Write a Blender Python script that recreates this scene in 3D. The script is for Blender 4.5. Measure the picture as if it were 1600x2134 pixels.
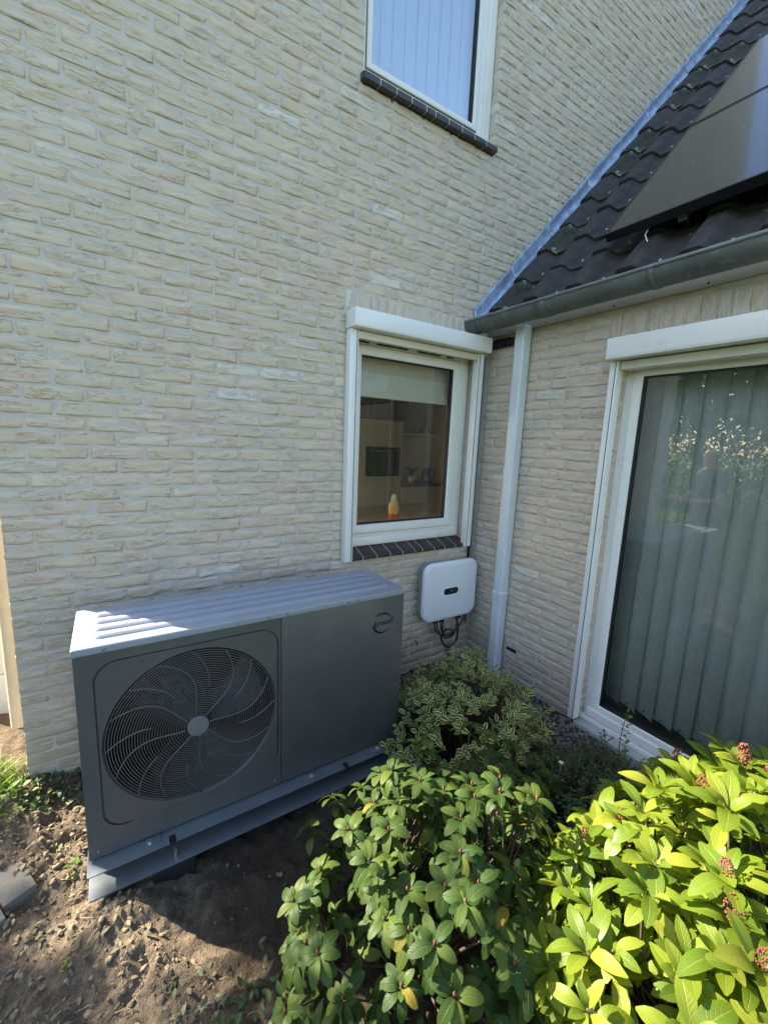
import bpy, bmesh, math, random
import numpy as np
from mathutils import Vector, Matrix, noise

for o in list(bpy.data.objects):
    bpy.data.objects.remove(o, do_unlink=True)
scene = bpy.context.scene
COL = scene.collection
PI = math.pi
R = math.radians

# ------------------------------------------------------------------ camera
CAM = Vector((-2.39, -2.343, 1.70))
AX = ((0.8402905, -0.54060176, 0.04076293),
      (-0.05538951, -0.16040455, -0.98549601),
      (0.53929943, 0.82584509, -0.16473009))
FPX = 884.03
cd = bpy.data.cameras.new('camera')
cam = bpy.data.objects.new('camera', cd)
COL.objects.link(cam)
cd.sensor_fit = 'HORIZONTAL'
cd.sensor_width = 36.0
cd.lens = FPX / 1600.0 * 36.0
cd.clip_start = 0.02
cd.clip_end = 2000
cam.matrix_world = Matrix(((AX[0][0], -AX[1][0], -AX[2][0], CAM.x),
                           (AX[0][1], -AX[1][1], -AX[2][1], CAM.y),
                           (AX[0][2], -AX[1][2], -AX[2][2], CAM.z),
                           (0, 0, 0, 1)))
scene.camera = cam

def project(p):
    """image position (1600 x 2134 frame) of a world point; only used to choose which repeats show largest"""
    d = Vector(p) - CAM
    z = d.dot(Vector(AX[2]))
    if z < 0.05:
        return None
    return (800 + FPX * d.dot(Vector(AX[0])) / z, 1067 + FPX * d.dot(Vector(AX[1])) / z, z)

# ------------------------------------------------------------------ sky, sun, exposure
SUN_EL = R(33)
SUN_AZ = R(-48)                      # heading of the light in plan
ldir = Vector((math.cos(SUN_AZ) * math.cos(SUN_EL), math.sin(SUN_AZ) * math.cos(SUN_EL), -math.sin(SUN_EL)))
world = bpy.data.worlds.new('World')
scene.world = world
world.use_nodes = True
wn = world.node_tree
wn.nodes.clear()
sky = wn.nodes.new('ShaderNodeTexSky')
sky.sky_type = 'NISHITA'
sky.sun_disc = False
sky.sun_elevation = SUN_EL
sky.sun_rotation = math.atan2(-ldir.x, -ldir.y)
sky.air_density = 1.0
sky.dust_density = 1.6
sky.ozone_density = 1.0
bg = wn.nodes.new('ShaderNodeBackground')
bg.inputs['Strength'].default_value = 0.105
wo = wn.nodes.new('ShaderNodeOutputWorld')
wn.links.new(sky.outputs[0], bg.inputs[0])
wn.links.new(bg.outputs[0], wo.inputs[0])

sl = bpy.data.lights.new('sun', 'SUN')
sl.energy = 5.0
sl.angle = R(0.53)
sl.color = (1.0, 0.90, 0.74)
sun = bpy.data.objects.new('sun', sl)
COL.objects.link(sun)
sun.rotation_euler = ldir.to_track_quat('-Z', 'Y').to_euler()
sun.location = (-8, 10, 12)

scene.view_settings.view_transform = 'Standard'
scene.view_settings.look = 'None'
scene.view_settings.gamma = 1
scene.view_settings.exposure = 2.4
scene.render.engine = 'CYCLES'
scene.cycles.max_bounces = 8
scene.cycles.transparent_max_bounces = 12

# ------------------------------------------------------------------ materials
MATS = {}

def nodes_of(name):
    m = bpy.data.materials.new(name)
    m.use_nodes = True
    nt = m.node_tree
    return m, nt, nt.nodes['Principled BSDF']

def ramp(nt, fac, stops):
    r = nt.nodes.new('ShaderNodeValToRGB')
    e = r.color_ramp.elements
    while len(e) < len(stops):
        e.new(0.5)
    for k, (p, c) in enumerate(stops):
        e[k].position = p
        e[k].color = (*c, 1) if len(c) == 3 else c
    nt.links.new(fac, r.inputs[0])
    return r.outputs[0]

def tex_noise(nt, vec, scale, detail=4, rough=0.55, dist=0.0):
    t = nt.nodes.new('ShaderNodeTexNoise')
    t.inputs['Scale'].default_value = scale
    t.inputs['Detail'].default_value = detail
    t.inputs['Roughness'].default_value = rough
    t.inputs['Distortion'].default_value = dist
    if vec is not None:
        nt.links.new(vec, t.inputs['Vector'])
    return t.outputs['Fac']

def mapping(nt, vec, scale=(1, 1, 1), loc=(0, 0, 0)):
    m = nt.nodes.new('ShaderNodeMapping')
    m.inputs['Scale'].default_value = scale
    m.inputs['Location'].default_value = loc
    nt.links.new(vec, m.inputs['Vector'])
    return m.outputs[0]

def coord(nt, which='Object'):
    return nt.nodes.new('ShaderNodeTexCoord').outputs[which]

def mixc(nt, fac, a, b, mode='MIX'):
    m = nt.nodes.new('ShaderNodeMix')
    m.data_type = 'RGBA'
    m.blend_type = mode
    if isinstance(fac, (int, float)):
        m.inputs[0].default_value = fac
    else:
        nt.links.new(fac, m.inputs[0])
    for i, v in ((6, a), (7, b)):
        if isinstance(v, (tuple, list)):
            m.inputs[i].default_value = (*v, 1) if len(v) == 3 else v
        else:
            nt.links.new(v, m.inputs[i])
    return m.outputs[2]

def math_(nt, op, a, b=None, c=None):
    m = nt.nodes.new('ShaderNodeMath')
    m.operation = op
    for i, v in enumerate((a, b, c)):
        if v is None:
            continue
        if isinstance(v, (int, float)):
            m.inputs[i].default_value = v
        else:
            nt.links.new(v, m.inputs[i])
    return m.outputs[0]

def bump(nt, p, height, strength, dist, normal=None):
    b = nt.nodes.new('ShaderNodeBump')
    b.inputs['Strength'].default_value = strength
    b.inputs['Distance'].default_value = dist
    nt.links.new(height, b.inputs['Height'])
    if normal is not None:
        nt.links.new(normal, b.inputs['Normal'])
    nt.links.new(b.outputs[0], p.inputs['Normal'])
    return b.outputs[0]

def plain(name, col, rough=0.5, metal=0.0, var=0.12, vscale=6.0, bscale=0, bdist=0.001, bstr=0.5, spec=0.5,
          spots=None, coat=0.0):
    m, nt, p = nodes_of(name)
    co = coord(nt)
    n = tex_noise(nt, co, vscale, 5, 0.6)
    a = tuple(max(0, c * (1 - var)) for c in col)
    b = tuple(min(1, c * (1 + var)) for c in col)
    c = ramp(nt, n, [(0.3, a), (0.7, b)])
    if spots:
        sc, lo, hi, scol = spots
        s = tex_noise(nt, co, sc, 3, 0.6)
        f = ramp(nt, s, [(lo, (0, 0, 0)), (hi, (1, 1, 1))])
        c = mixc(nt, f, c, scol)
    nt.links.new(c, p.inputs['Base Color'])
    n2 = tex_noise(nt, co, vscale * 4, 3)
    rr = nt.nodes.new('ShaderNodeMapRange')
    rr.inputs['To Min'].default_value = max(0.02, rough - 0.08)
    rr.inputs['To Max'].default_value = min(1, rough + 0.08)
    nt.links.new(n2, rr.inputs['Value'])
    nt.links.new(rr.outputs[0], p.inputs['Roughness'])
    p.inputs['Metallic'].default_value = metal
    p.inputs['Specular IOR Level'].default_value = spec
    p.inputs['Coat Weight'].default_value = coat
    if bscale:
        bump(nt, p, tex_noise(nt, co, bscale, 5, 0.65), bstr, bdist)
    MATS[name] = m
    return m

def brick_material(name, joined):
    m, nt, p = nodes_of(name)
    a = nt.nodes.new('ShaderNodeAttribute')
    a.attribute_name = 'bco'
    if joined:
        r = nt.nodes.new('ShaderNodeAttribute')
        r.attribute_name = 'rnd'
        rnd = r.outputs['Fac']
    else:
        rnd = nt.nodes.new('ShaderNodeObjectInfo').outputs['Random']
    off = nt.nodes.new('ShaderNodeVectorMath')
    off.operation = 'MULTIPLY_ADD'
    cx = nt.nodes.new('ShaderNodeCombineXYZ')
    nt.links.new(rnd, cx.inputs[0]); nt.links.new(rnd, cx.inputs[1]); nt.links.new(rnd, cx.inputs[2])
    nt.links.new(cx.outputs[0], off.inputs[0])
    off.inputs[1].default_value = (53.0, 17.0, 31.0)
    nt.links.new(a.outputs['Vector'], off.inputs[2])
    v = off.outputs[0]
    base = ramp(nt, rnd, [(0.0, (0.615, 0.49, 0.335)), (0.25, (0.655, 0.525, 0.365)), (0.5, (0.605, 0.485, 0.34)),
                          (0.68, (0.65, 0.49, 0.37)), (0.82, (0.685, 0.565, 0.41)), (0.92, (0.55, 0.47, 0.365)), (0.965, (0.64, 0.53, 0.39)), (0.985, (0.70, 0.64, 0.54))])
    st = tex_noise(nt, mapping(nt, v, (7, 30, 48)), 1.0, 4, 0.6, 0.4)
    c = mixc(nt, ramp(nt, st, [(0.38, (0, 0, 0)), (0.72, (0.6, 0.6, 0.6))]), base, (0.69, 0.60, 0.47))
    warm = tex_noise(nt, mapping(nt, v, (11, 20, 30)), 1.0, 3, 0.5)
    c = mixc(nt, ramp(nt, warm, [(0.58, (0, 0, 0)), (0.75, (0.45, 0.45, 0.45))]), c, (0.55, 0.42, 0.28))
    # clay folds: thin clefts along the brick, with their shadow painted in dark
    fold = tex_noise(nt, mapping(nt, v, (16, 25, 80)), 1.0, 2, 0.5, 0.9)
    cl = math_(nt, 'ABSOLUTE', math_(nt, 'SUBTRACT', fold, 0.5))
    cleft = ramp(nt, cl, [(0.0, (1, 1, 1)), (0.028, (0, 0, 0))])
    pres = ramp(nt, tex_noise(nt, mapping(nt, v, (9, 20, 22)), 1.0, 2), [(0.44, (0, 0, 0)), (0.54, (1, 1, 1))])
    cleft = math_(nt, 'MULTIPLY', cleft, pres)
    c = mixc(nt, math_(nt, 'MULTIPLY', cleft, 0.45), c, (0.17, 0.115, 0.065))
    gp = nt.nodes.new('ShaderNodeNewGeometry')
    sp = nt.nodes.new('ShaderNodeSeparateXYZ')
    nt.links.new(gp.outputs['Position'], sp.inputs[0])
    hgt = math_(nt, 'ADD', sp.outputs[2], math_(nt, 'MULTIPLY', tex_noise(nt, gp.outputs['Position'], 9, 5, 0.7), -0.45))
    spl = ramp(nt, hgt, [(0.0, (0.55, 0.55, 0.55)), (0.12, (0, 0, 0))])
    c = mixc(nt, spl, c, (0.30, 0.24, 0.165))
    big = tex_noise(nt, gp.outputs['Position'], 0.9, 4, 0.6)
    c = mixc(nt, ramp(nt, big, [(0.42, (0, 0, 0)), (0.68, (0.30, 0.30, 0.30))]), c, (0.56, 0.50, 0.42))
    nt.links.new(c, p.inputs['Base Color'])
    p.inputs['Roughness'].default_value = 0.92
    p.inputs['Specular IOR Level'].default_value = 0.2
    fine = tex_noise(nt, mapping(nt, v, (60, 90, 140)), 1.0, 5, 0.65)
    wide = tex_noise(nt, mapping(nt, v, (13, 30, 52)), 1.0, 3, 0.55, 0.8)
    h = math_(nt, 'ADD', math_(nt, 'MULTIPLY', fine, 0.45), math_(nt, 'MULTIPLY', wide, 1.0))
    h = math_(nt, 'SUBTRACT', h, math_(nt, 'MULTIPLY', cleft, 0.5))
    bump(nt, p, h, 0.75, 0.0048)
    MATS[name] = m
    return m

def leaf_material(name, stops, trans=0.3, rough=0.45, margin=None, vein=(0.5, 0.55, 0.3), veinamt=0.5, bumpd=0.0012, spec=0.4,
                  tcol=None, spots=None):
    """leaf with a midrib, side veins and (for the variegated shrub) a pale margin; u across, v along"""
    m, nt, p = nodes_of(name)
    uv = coord(nt, 'UV')
    sx = nt.nodes.new('ShaderNodeSeparateXYZ')
    nt.links.new(uv, sx.inputs[0])
    at = nt.nodes.new('ShaderNodeAttribute')
    at.attribute_name = 'rnd'
    oi = nt.nodes.new('ShaderNodeObjectInfo')
    rnd = math_(nt, 'FRACT', math_(nt, 'ADD', at.outputs['Fac'], oi.outputs['Random']))
    c = ramp(nt, rnd, stops)
    u = math_(nt, 'ABSOLUTE', math_(nt, 'SUBTRACT', sx.outputs[0], 0.5))
    rib = ramp(nt, u, [(0.0, (1, 1, 1)), (0.05, (0, 0, 0))])
    w = nt.nodes.new('ShaderNodeMath'); w.operation = 'SINE'
    ph = math_(nt, 'MULTIPLY', math_(nt, 'SUBTRACT', sx.outputs[1], math_(nt, 'MULTIPLY', u, 0.45)), 58.0)
    nt.links.new(ph, w.inputs[0])
    sv = ramp(nt, w.outputs[0], [(0.80, (0, 0, 0)), (1.0, (1, 1, 1))])
    co = coord(nt, 'Object')
    mott = tex_noise(nt, co, 70, 4, 0.6)
    c = mixc(nt, math_(nt, 'MULTIPLY', mott, 0.35), c, (0.10, 0.14, 0.03), 'MULTIPLY') if False else c
    c = mixc(nt, math_(nt, 'MULTIPLY', rib, veinamt), c, vein)
    c = mixc(nt, math_(nt, 'MULTIPLY', sv, veinamt * 0.25), c, vein)
    if margin:
        wob = math_(nt, 'MULTIPLY', math_(nt, 'SUBTRACT', mott, 0.5), 0.22)
        f = ramp(nt, math_(nt, 'ADD', u, wob), [(0.26, (0, 0, 0)), (0.33, (1, 1, 1))])
        c = mixc(nt, f, c, margin)
    if spots:
        f = ramp(nt, tex_noise(nt, co, spots[0], 3, 0.6), [(spots[1], (0, 0, 0)), (spots[1] + 0.06, (1, 1, 1))])
        c = mixc(nt, math_(nt, 'MULTIPLY', f, 0.7), c, spots[2])
    nt.links.new(c, p.inputs['Base Color'])
    p.inputs['Roughness'].default_value = rough
    p.inputs['Specular IOR Level'].default_value = spec
    hh = math_(nt, 'ADD', math_(nt, 'MULTIPLY', math_(nt, 'ADD', rib, math_(nt, 'MULTIPLY', sv, 0.5)), -1.0), math_(nt, 'MULTIPLY', mott, 0.5))
    nrm = bump(nt, p, hh, 0.7, bumpd)
    tr = nt.nodes.new('ShaderNodeBsdfTranslucent')
    tc = mixc(nt, 1.0, c, tcol or (0.95, 1.0, 0.35), 'MULTIPLY')
    hs = nt.nodes.new('ShaderNodeHueSaturation')
    hs.inputs['Value'].default_value = 1.7
    nt.links.new(tc, hs.inputs['Color'])
    nt.links.new(hs.outputs[0], tr.inputs[0])
    mx = nt.nodes.new('ShaderNodeMixShader')
    mx.inputs[0].default_value = trans
    nt.links.new(p.outputs[0], mx.inputs[1])
    nt.links.new(tr.outputs[0], mx.inputs[2])
    nt.links.new(mx.outputs[0], nt.nodes['Material Output'].inputs[0])
    MATS[name] = m
    return m

def glass_material(name, tint=(0.92, 0.95, 0.93), ior=1.6, rough=0.0, extra=0.0):
    m = bpy.data.materials.new(name)
    m.use_nodes = True
    nt = m.node_tree
    nt.nodes.clear()
    o = nt.nodes.new('ShaderNodeOutputMaterial')
    t = nt.nodes.new('ShaderNodeBsdfTransparent')
    t.inputs[0].default_value = (*tint, 1)
    g = nt.nodes.new('ShaderNodeBsdfGlossy')
    g.inputs['Roughness'].default_value = rough
    f = nt.nodes.new('ShaderNodeFresnel')
    f.inputs[0].default_value = ior
    fac = math_(nt, 'ADD', f.outputs[0], extra)
    # float glass is never quite flat
    b = nt.nodes.new('ShaderNodeBump')
    b.inputs['Strength'].default_value = 0.05
    b.inputs['Distance'].default_value = 0.002
    nt.links.new(tex_noise(nt, coord(nt), 3.0, 1), b.inputs['Height'])
    nt.links.new(b.outputs[0], g.inputs['Normal'])
    x = nt.nodes.new('ShaderNodeMixShader')
    nt.links.new(fac, x.inputs[0])
    nt.links.new(t.outputs[0], x.inputs[1])
    nt.links.new(g.outputs[0], x.inputs[2])
    nt.links.new(x.outputs[0], o.inputs[0])
    MATS[name] = m
    return m

brick_material('brick_single', False)
brick_material('brick_joined', True)
plain('mortar', (0.555, 0.50, 0.43), 0.95, var=0.10, vscale=14, bscale=160, bdist=0.0015, bstr=0.6, spec=0.15)
plain('white_pvc', (0.82, 0.80, 0.74), 0.32, var=0.03, vscale=3, spots=(9, 0.62, 0.85, (0.66, 0.65, 0.60)))
plain('white_alu', (0.83, 0.82, 0.78), 0.30, var=0.025, vscale=2.5, spots=(7, 0.64, 0.9, (0.70, 0.69, 0.65)))
plain('fascia_paint', (0.29, 0.255, 0.18), 0.6, var=0.1, vscale=5, bscale=40, bdist=0.0006)
plain('cream_paint', (0.70, 0.66, 0.54), 0.5, var=0.06, vscale=5, bscale=40, bdist=0.0006)
plain('black_gasket', (0.012, 0.012, 0.013), 0.55, var=0.2)
plain('sill_tile', (0.042, 0.033, 0.031), 0.34, var=0.25, vscale=12, bscale=90, bdist=0.0005)
plain('grout', (0.46, 0.43, 0.39), 0.9, var=0.1, vscale=30)
plain('zinc', (0.115, 0.13, 0.125), 0.55, metal=0.25, var=0.2, vscale=5, bscale=25, bdist=0.0008, spots=(22, 0.58, 0.75, (0.20, 0.21, 0.19)))
plain('zinc_light', (0.27, 0.30, 0.30), 0.5, metal=0.3, var=0.18, vscale=9)
plain('lead', (0.33, 0.40, 0.50), 0.46, metal=0.55, var=0.35, vscale=13, bscale=30, bdist=0.006, bstr=0.8, spots=(35, 0.6, 0.72, (0.52, 0.56, 0.60)))
plain('roof_tile', (0.046, 0.042, 0.040), 0.72, var=0.5, vscale=11, bscale=90, bdist=0.003, bstr=0.9, spec=0.3,
      spots=(13, 0.70, 0.715, (0.50, 0.51, 0.48)))
plain('roof_tile_mossy', (0.044, 0.046, 0.036), 0.85, var=0.5, vscale=16, bscale=120, bdist=0.002, bstr=0.8, spec=0.3,
      spots=(19, 0.63, 0.68, (0.26, 0.27, 0.20)))
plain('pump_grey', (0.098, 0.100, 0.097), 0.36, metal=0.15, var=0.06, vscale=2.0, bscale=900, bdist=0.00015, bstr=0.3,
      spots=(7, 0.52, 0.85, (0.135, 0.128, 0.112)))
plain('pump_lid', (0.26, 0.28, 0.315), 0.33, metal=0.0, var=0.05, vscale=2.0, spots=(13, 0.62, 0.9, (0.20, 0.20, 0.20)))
plain('pump_rail', (0.17, 0.19, 0.20), 0.33, metal=0.35, var=0.10, vscale=6, spots=(16, 0.60, 0.8, (0.22, 0.20, 0.17)))
plain('fan_black', (0.010, 0.011, 0.014), 0.38, var=0.2)
plain('fan_blade', (0.022, 0.022, 0.034), 0.28, var=0.15)
plain('glint_blue', (0.11, 0.16, 0.20), 0.35, metal=0.7, var=0.2, vscale=30)
plain('grille_wire', (0.13, 0.122, 0.112), 0.4, metal=0.3, var=0.05)
plain('hub_grey', (0.15, 0.15, 0.145), 0.45, var=0.06)
plain('bolt_steel', (0.55, 0.55, 0.53), 0.28, metal=0.9, var=0.1)
plain('rubber', (0.010, 0.010, 0.010), 0.85, var=0.2, bscale=60, bdist=0.001)
plain('inverter_white', (0.74, 0.77, 0.79), 0.38, var=0.025, vscale=2, bscale=500, bdist=0.0001)
plain('inverter_back', (0.30, 0.32, 0.33), 0.45, metal=0.3, var=0.08)
plain('display_black', (0.008, 0.008, 0.009), 0.12, var=0.1)
plain('mark_grey', (0.22, 0.23, 0.22), 0.3, var=0.05)
plain('logo_ink', (0.012, 0.014, 0.013), 0.25, var=0.1)
plain('cable_black', (0.014, 0.013, 0.013), 0.5, var=0.1)
plain('cable_red', (0.12, 0.02, 0.015), 0.5, var=0.1)
plain('conduit_grey', (0.24, 0.27, 0.29), 0.45, var=0.1, vscale=8)
plain('pipe_pvc', (0.66, 0.69, 0.69), 0.36, var=0.05, vscale=4, spots=(10, 0.6, 0.85, (0.56, 0.57, 0.54)))
plain('pipe_cream', (0.74, 0.62, 0.42), 0.5, var=0.08, vscale=6)
plain('panel_glass', (0.017, 0.017, 0.020), 0.17, var=0.10, vscale=3, spec=0.6, coat=0.3, spots=(4, 0.55, 0.9, (0.026, 0.025, 0.027)))
plain('panel_frame', (0.010, 0.010, 0.011), 0.35, var=0.1)
plain('blind_fabric', (0.84, 0.86, 0.84), 0.85, var=0.05, vscale=12, bscale=300, bdist=0.0004)
plain('blind_white', (0.82, 0.83, 0.80), 0.85, var=0.03, vscale=12)
plain('blind_sky_tint', (0.66, 0.84, 0.95), 0.8, var=0.04, vscale=9)  # blue of the reflected sky put into the slat colour
plain('room_paint', (0.60, 0.59, 0.55), 0.8, var=0.05)
plain('room_floor', (0.20, 0.18, 0.15), 0.5, var=0.2)
plain('kitchen_beige', (0.46, 0.43, 0.36), 0.45, var=0.06)
plain('kitchen_brown', (0.10, 0.07, 0.05), 0.4, var=0.2)
plain('oven_black', (0.012, 0.012, 0.013), 0.15, var=0.1)
plain('wood_sill', (0.38, 0.31, 0.22), 0.45, var=0.18, vscale=12)
plain('jar_yellow', (0.72, 0.45, 0.10), 0.3, var=0.15, vscale=20)
plain('jar_red', (0.60, 0.09, 0.03), 0.3, var=0.15, vscale=20)
plain('jar_clear', (0.55, 0.58, 0.52), 0.15, var=0.1)
plain('vent_cream', (0.45, 0.38, 0.27), 0.6, var=0.1)
plain('hole_dark', (0.008, 0.007, 0.006), 0.9, var=0.2)
plain('render_side', (0.50, 0.44, 0.34), 0.9, var=0.12, vscale=8, bscale=50, bdist=0.003)
plain('paver_concrete', (0.17, 0.155, 0.135), 0.9, var=0.16, vscale=16, bscale=140, bdist=0.0025, bstr=0.8, spec=0.2)
plain('sill_stone', (0.36, 0.36, 0.34), 0.8, var=0.14, vscale=14, bscale=90, bdist=0.001)
plain('bark', (0.075, 0.052, 0.035), 0.9, var=0.3, vscale=25, bscale=120, bdist=0.002)
plain('bark_red', (0.18, 0.06, 0.035), 0.8, var=0.3, vscale=25)
plain('bud_red', (0.17, 0.038, 0.030), 0.5, var=0.35, vscale=60)
plain('flower_white', (0.80, 0.80, 0.82), 0.6, var=0.04)
plain('white_panel', (0.72, 0.73, 0.70), 0.4, var=0.04)
plain('gravel_stone', (0.16, 0.15, 0.15), 0.9, var=0.45, vscale=40, bscale=150, bdist=0.001)
plain('clod_soil', (0.235, 0.182, 0.122), 0.97, var=0.3, vscale=40, bscale=200, bdist=0.002, spec=0.1)
plain('dry_twig', (0.36, 0.27, 0.16), 0.9, var=0.3, vscale=30)
plain('skin', (0.50, 0.28, 0.20), 0.5, var=0.06)
plain('shirt', (0.018, 0.020, 0.028), 0.85, var=0.2, vscale=20)
plain('trousers', (0.030, 0.036, 0.055), 0.85, var=0.2, vscale=20)
plain('shoe', (0.02, 0.018, 0.016), 0.6)
plain('phone_black', (0.01, 0.01, 0.012), 0.2)

glass_material('pane_kitchen', (0.78, 0.80, 0.75), 1.55, extra=0.05)
glass_material('pane_upper', (0.92, 0.96, 0.98), 1.6, extra=0.40)
glass_material('pane_door', (0.84, 0.89, 0.87), 1.6, extra=0.11)

leaf_material('rhododendron_leaf', [(0.0, (0.034, 0.072, 0.015)), (0.45, (0.050, 0.094, 0.018)), (0.8, (0.072, 0.115, 0.020)), (0.985, (0.10, 0.135, 0.022)), (1.0, (0.30, 0.20, 0.03))],
              trans=0.38, rough=0.5, spec=0.25, vein=(0.16, 0.21, 0.06), veinamt=0.55, bumpd=0.0016, tcol=(1.0, 0.95, 0.25), spots=(85, 0.69, (0.11, 0.085, 0.03)))
leaf_material('skimmia_leaf', [(0.0, (0.085, 0.145, 0.014)), (0.5, (0.135, 0.19, 0.016)), (0.85, (0.19, 0.235, 0.020)), (1.0, (0.23, 0.25, 0.03))],
              trans=0.42, rough=0.42, spec=0.3, vein=(0.30, 0.34, 0.08), veinamt=0.4, bumpd=0.0008, tcol=(1.0, 1.0, 0.22), spots=(60, 0.66, (0.17, 0.16, 0.03)))
leaf_material('euonymus_leaf', [(0.0, (0.040, 0.085, 0.018)), (0.6, (0.060, 0.115, 0.024)), (1.0, (0.09, 0.15, 0.03))],
              trans=0.25, rough=0.4, margin=(0.62, 0.60, 0.22), veinamt=0.2)
leaf_material('cover_leaf', [(0.0, (0.045, 0.085, 0.025)), (0.6, (0.065, 0.115, 0.034)), (1.0, (0.11, 0.145, 0.04))],
              trans=0.25, rough=0.5, veinamt=0.25)
leaf_material('weed_leaf', [(0.0, (0.10, 0.20, 0.03)), (0.6, (0.16, 0.27, 0.04)), (1.0, (0.24, 0.32, 0.06))],
              trans=0.35, rough=0.5, veinamt=0.25)
leaf_material('litter_leaf', [(0.0, (0.13, 0.10, 0.06)), (0.4, (0.20, 0.16, 0.10)), (0.7, (0.12, 0.14, 0.07)), (1.0, (0.30, 0.25, 0.17))],
              trans=0.15, rough=0.75, veinamt=0.3)
leaf_material('tree_leaf', [(0.0, (0.055, 0.10, 0.020)), (0.5, (0.085, 0.14, 0.026)), (0.85, (0.12, 0.16, 0.03)), (1.0, (0.20, 0.17, 0.03))],
              trans=0.35, rough=0.5, veinamt=0.1)

def soil_material():
    m, nt, p = nodes_of('soil')
    co = coord(nt)
    n1 = tex_noise(nt, co, 3.0, 6, 0.6)
    n2 = tex_noise(nt, co, 34, 6, 0.7)
    n3 = tex_noise(nt, co, 150, 3, 0.6)
    soil = ramp(nt, n1, [(0.30, (0.12, 0.093, 0.064)), (0.52, (0.215, 0.165, 0.112)), (0.72, (0.30, 0.235, 0.16))])
    soil = mixc(nt, ramp(nt, n2, [(0.42, (0.6, 0.6, 0.6)), (0.60, (0, 0, 0))]), soil, (0.075, 0.057, 0.040))
    soil = mixc(nt, ramp(nt, n3, [(0.66, (0, 0, 0)), (0.74, (0.6, 0.6, 0.6))]), soil, (0.45, 0.37, 0.25))
    # lawn far out; shade among pump and shrubs is painted as darker soil
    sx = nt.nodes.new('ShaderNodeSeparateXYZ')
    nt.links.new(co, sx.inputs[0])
    bed_shade = math_(nt, 'ADD', math_(nt, 'ADD', sx.outputs[0], 2.22), math_(nt, 'MULTIPLY', math_(nt, 'SUBTRACT', tex_noise(nt, co, 7, 5, 0.65), 0.5), 0.7))
    soil = mixc(nt, ramp(nt, bed_shade, [(0.0, (0, 0, 0)), (0.16, (0.85, 0.85, 0.85))]), soil, (0.055, 0.040, 0.028))
    d = math_(nt, 'MAXIMUM', math_(nt, 'SUBTRACT', -3.9, sx.outputs[0]), math_(nt, 'SUBTRACT', -3.4, sx.outputs[1]))
    d = math_(nt, 'ADD', d, math_(nt, 'MULTIPLY', math_(nt, 'SUBTRACT', n1, 0.5), 1.2))
    f = ramp(nt, d, [(0.0, (0, 0, 0)), (0.25, (1, 1, 1))])
    lawn = ramp(nt, tex_noise(nt, co, 9, 6, 0.7), [(0.3, (0.05, 0.09, 0.02)), (0.7, (0.10, 0.145, 0.035))])
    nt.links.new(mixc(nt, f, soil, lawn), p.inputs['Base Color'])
    p.inputs['Roughness'].default_value = 0.97
    p.inputs['Specular IOR Level'].default_value = 0.1
    h = math_(nt, 'ADD', n2, math_(nt, 'MULTIPLY', n3, 0.4))
    bump(nt, p, h, 1.0, 0.02)
    MATS['soil'] = m
soil_material()

# ------------------------------------------------------------------ object helpers
def tag(o, label=None, cat=None, group=None, kind=None):
    if label: o['label'] = label
    if cat: o['category'] = cat
    if group: o['group'] = group
    if kind: o['kind'] = kind
    return o

def link(o, parent=None):
    COL.objects.link(o)
    if parent is not None:
        o.parent = parent
        if parent.type == 'EMPTY':
            o.matrix_parent_inverse = Matrix.Translation(-parent.location)
    return o

def thing(name, label, cat, loc=(0, 0, 0), group=None):
    e = bpy.data.objects.new(name, None)
    e.location = loc
    e.empty_display_size = 0.1
    COL.objects.link(e)
    return tag(e, label, cat, group)

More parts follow.
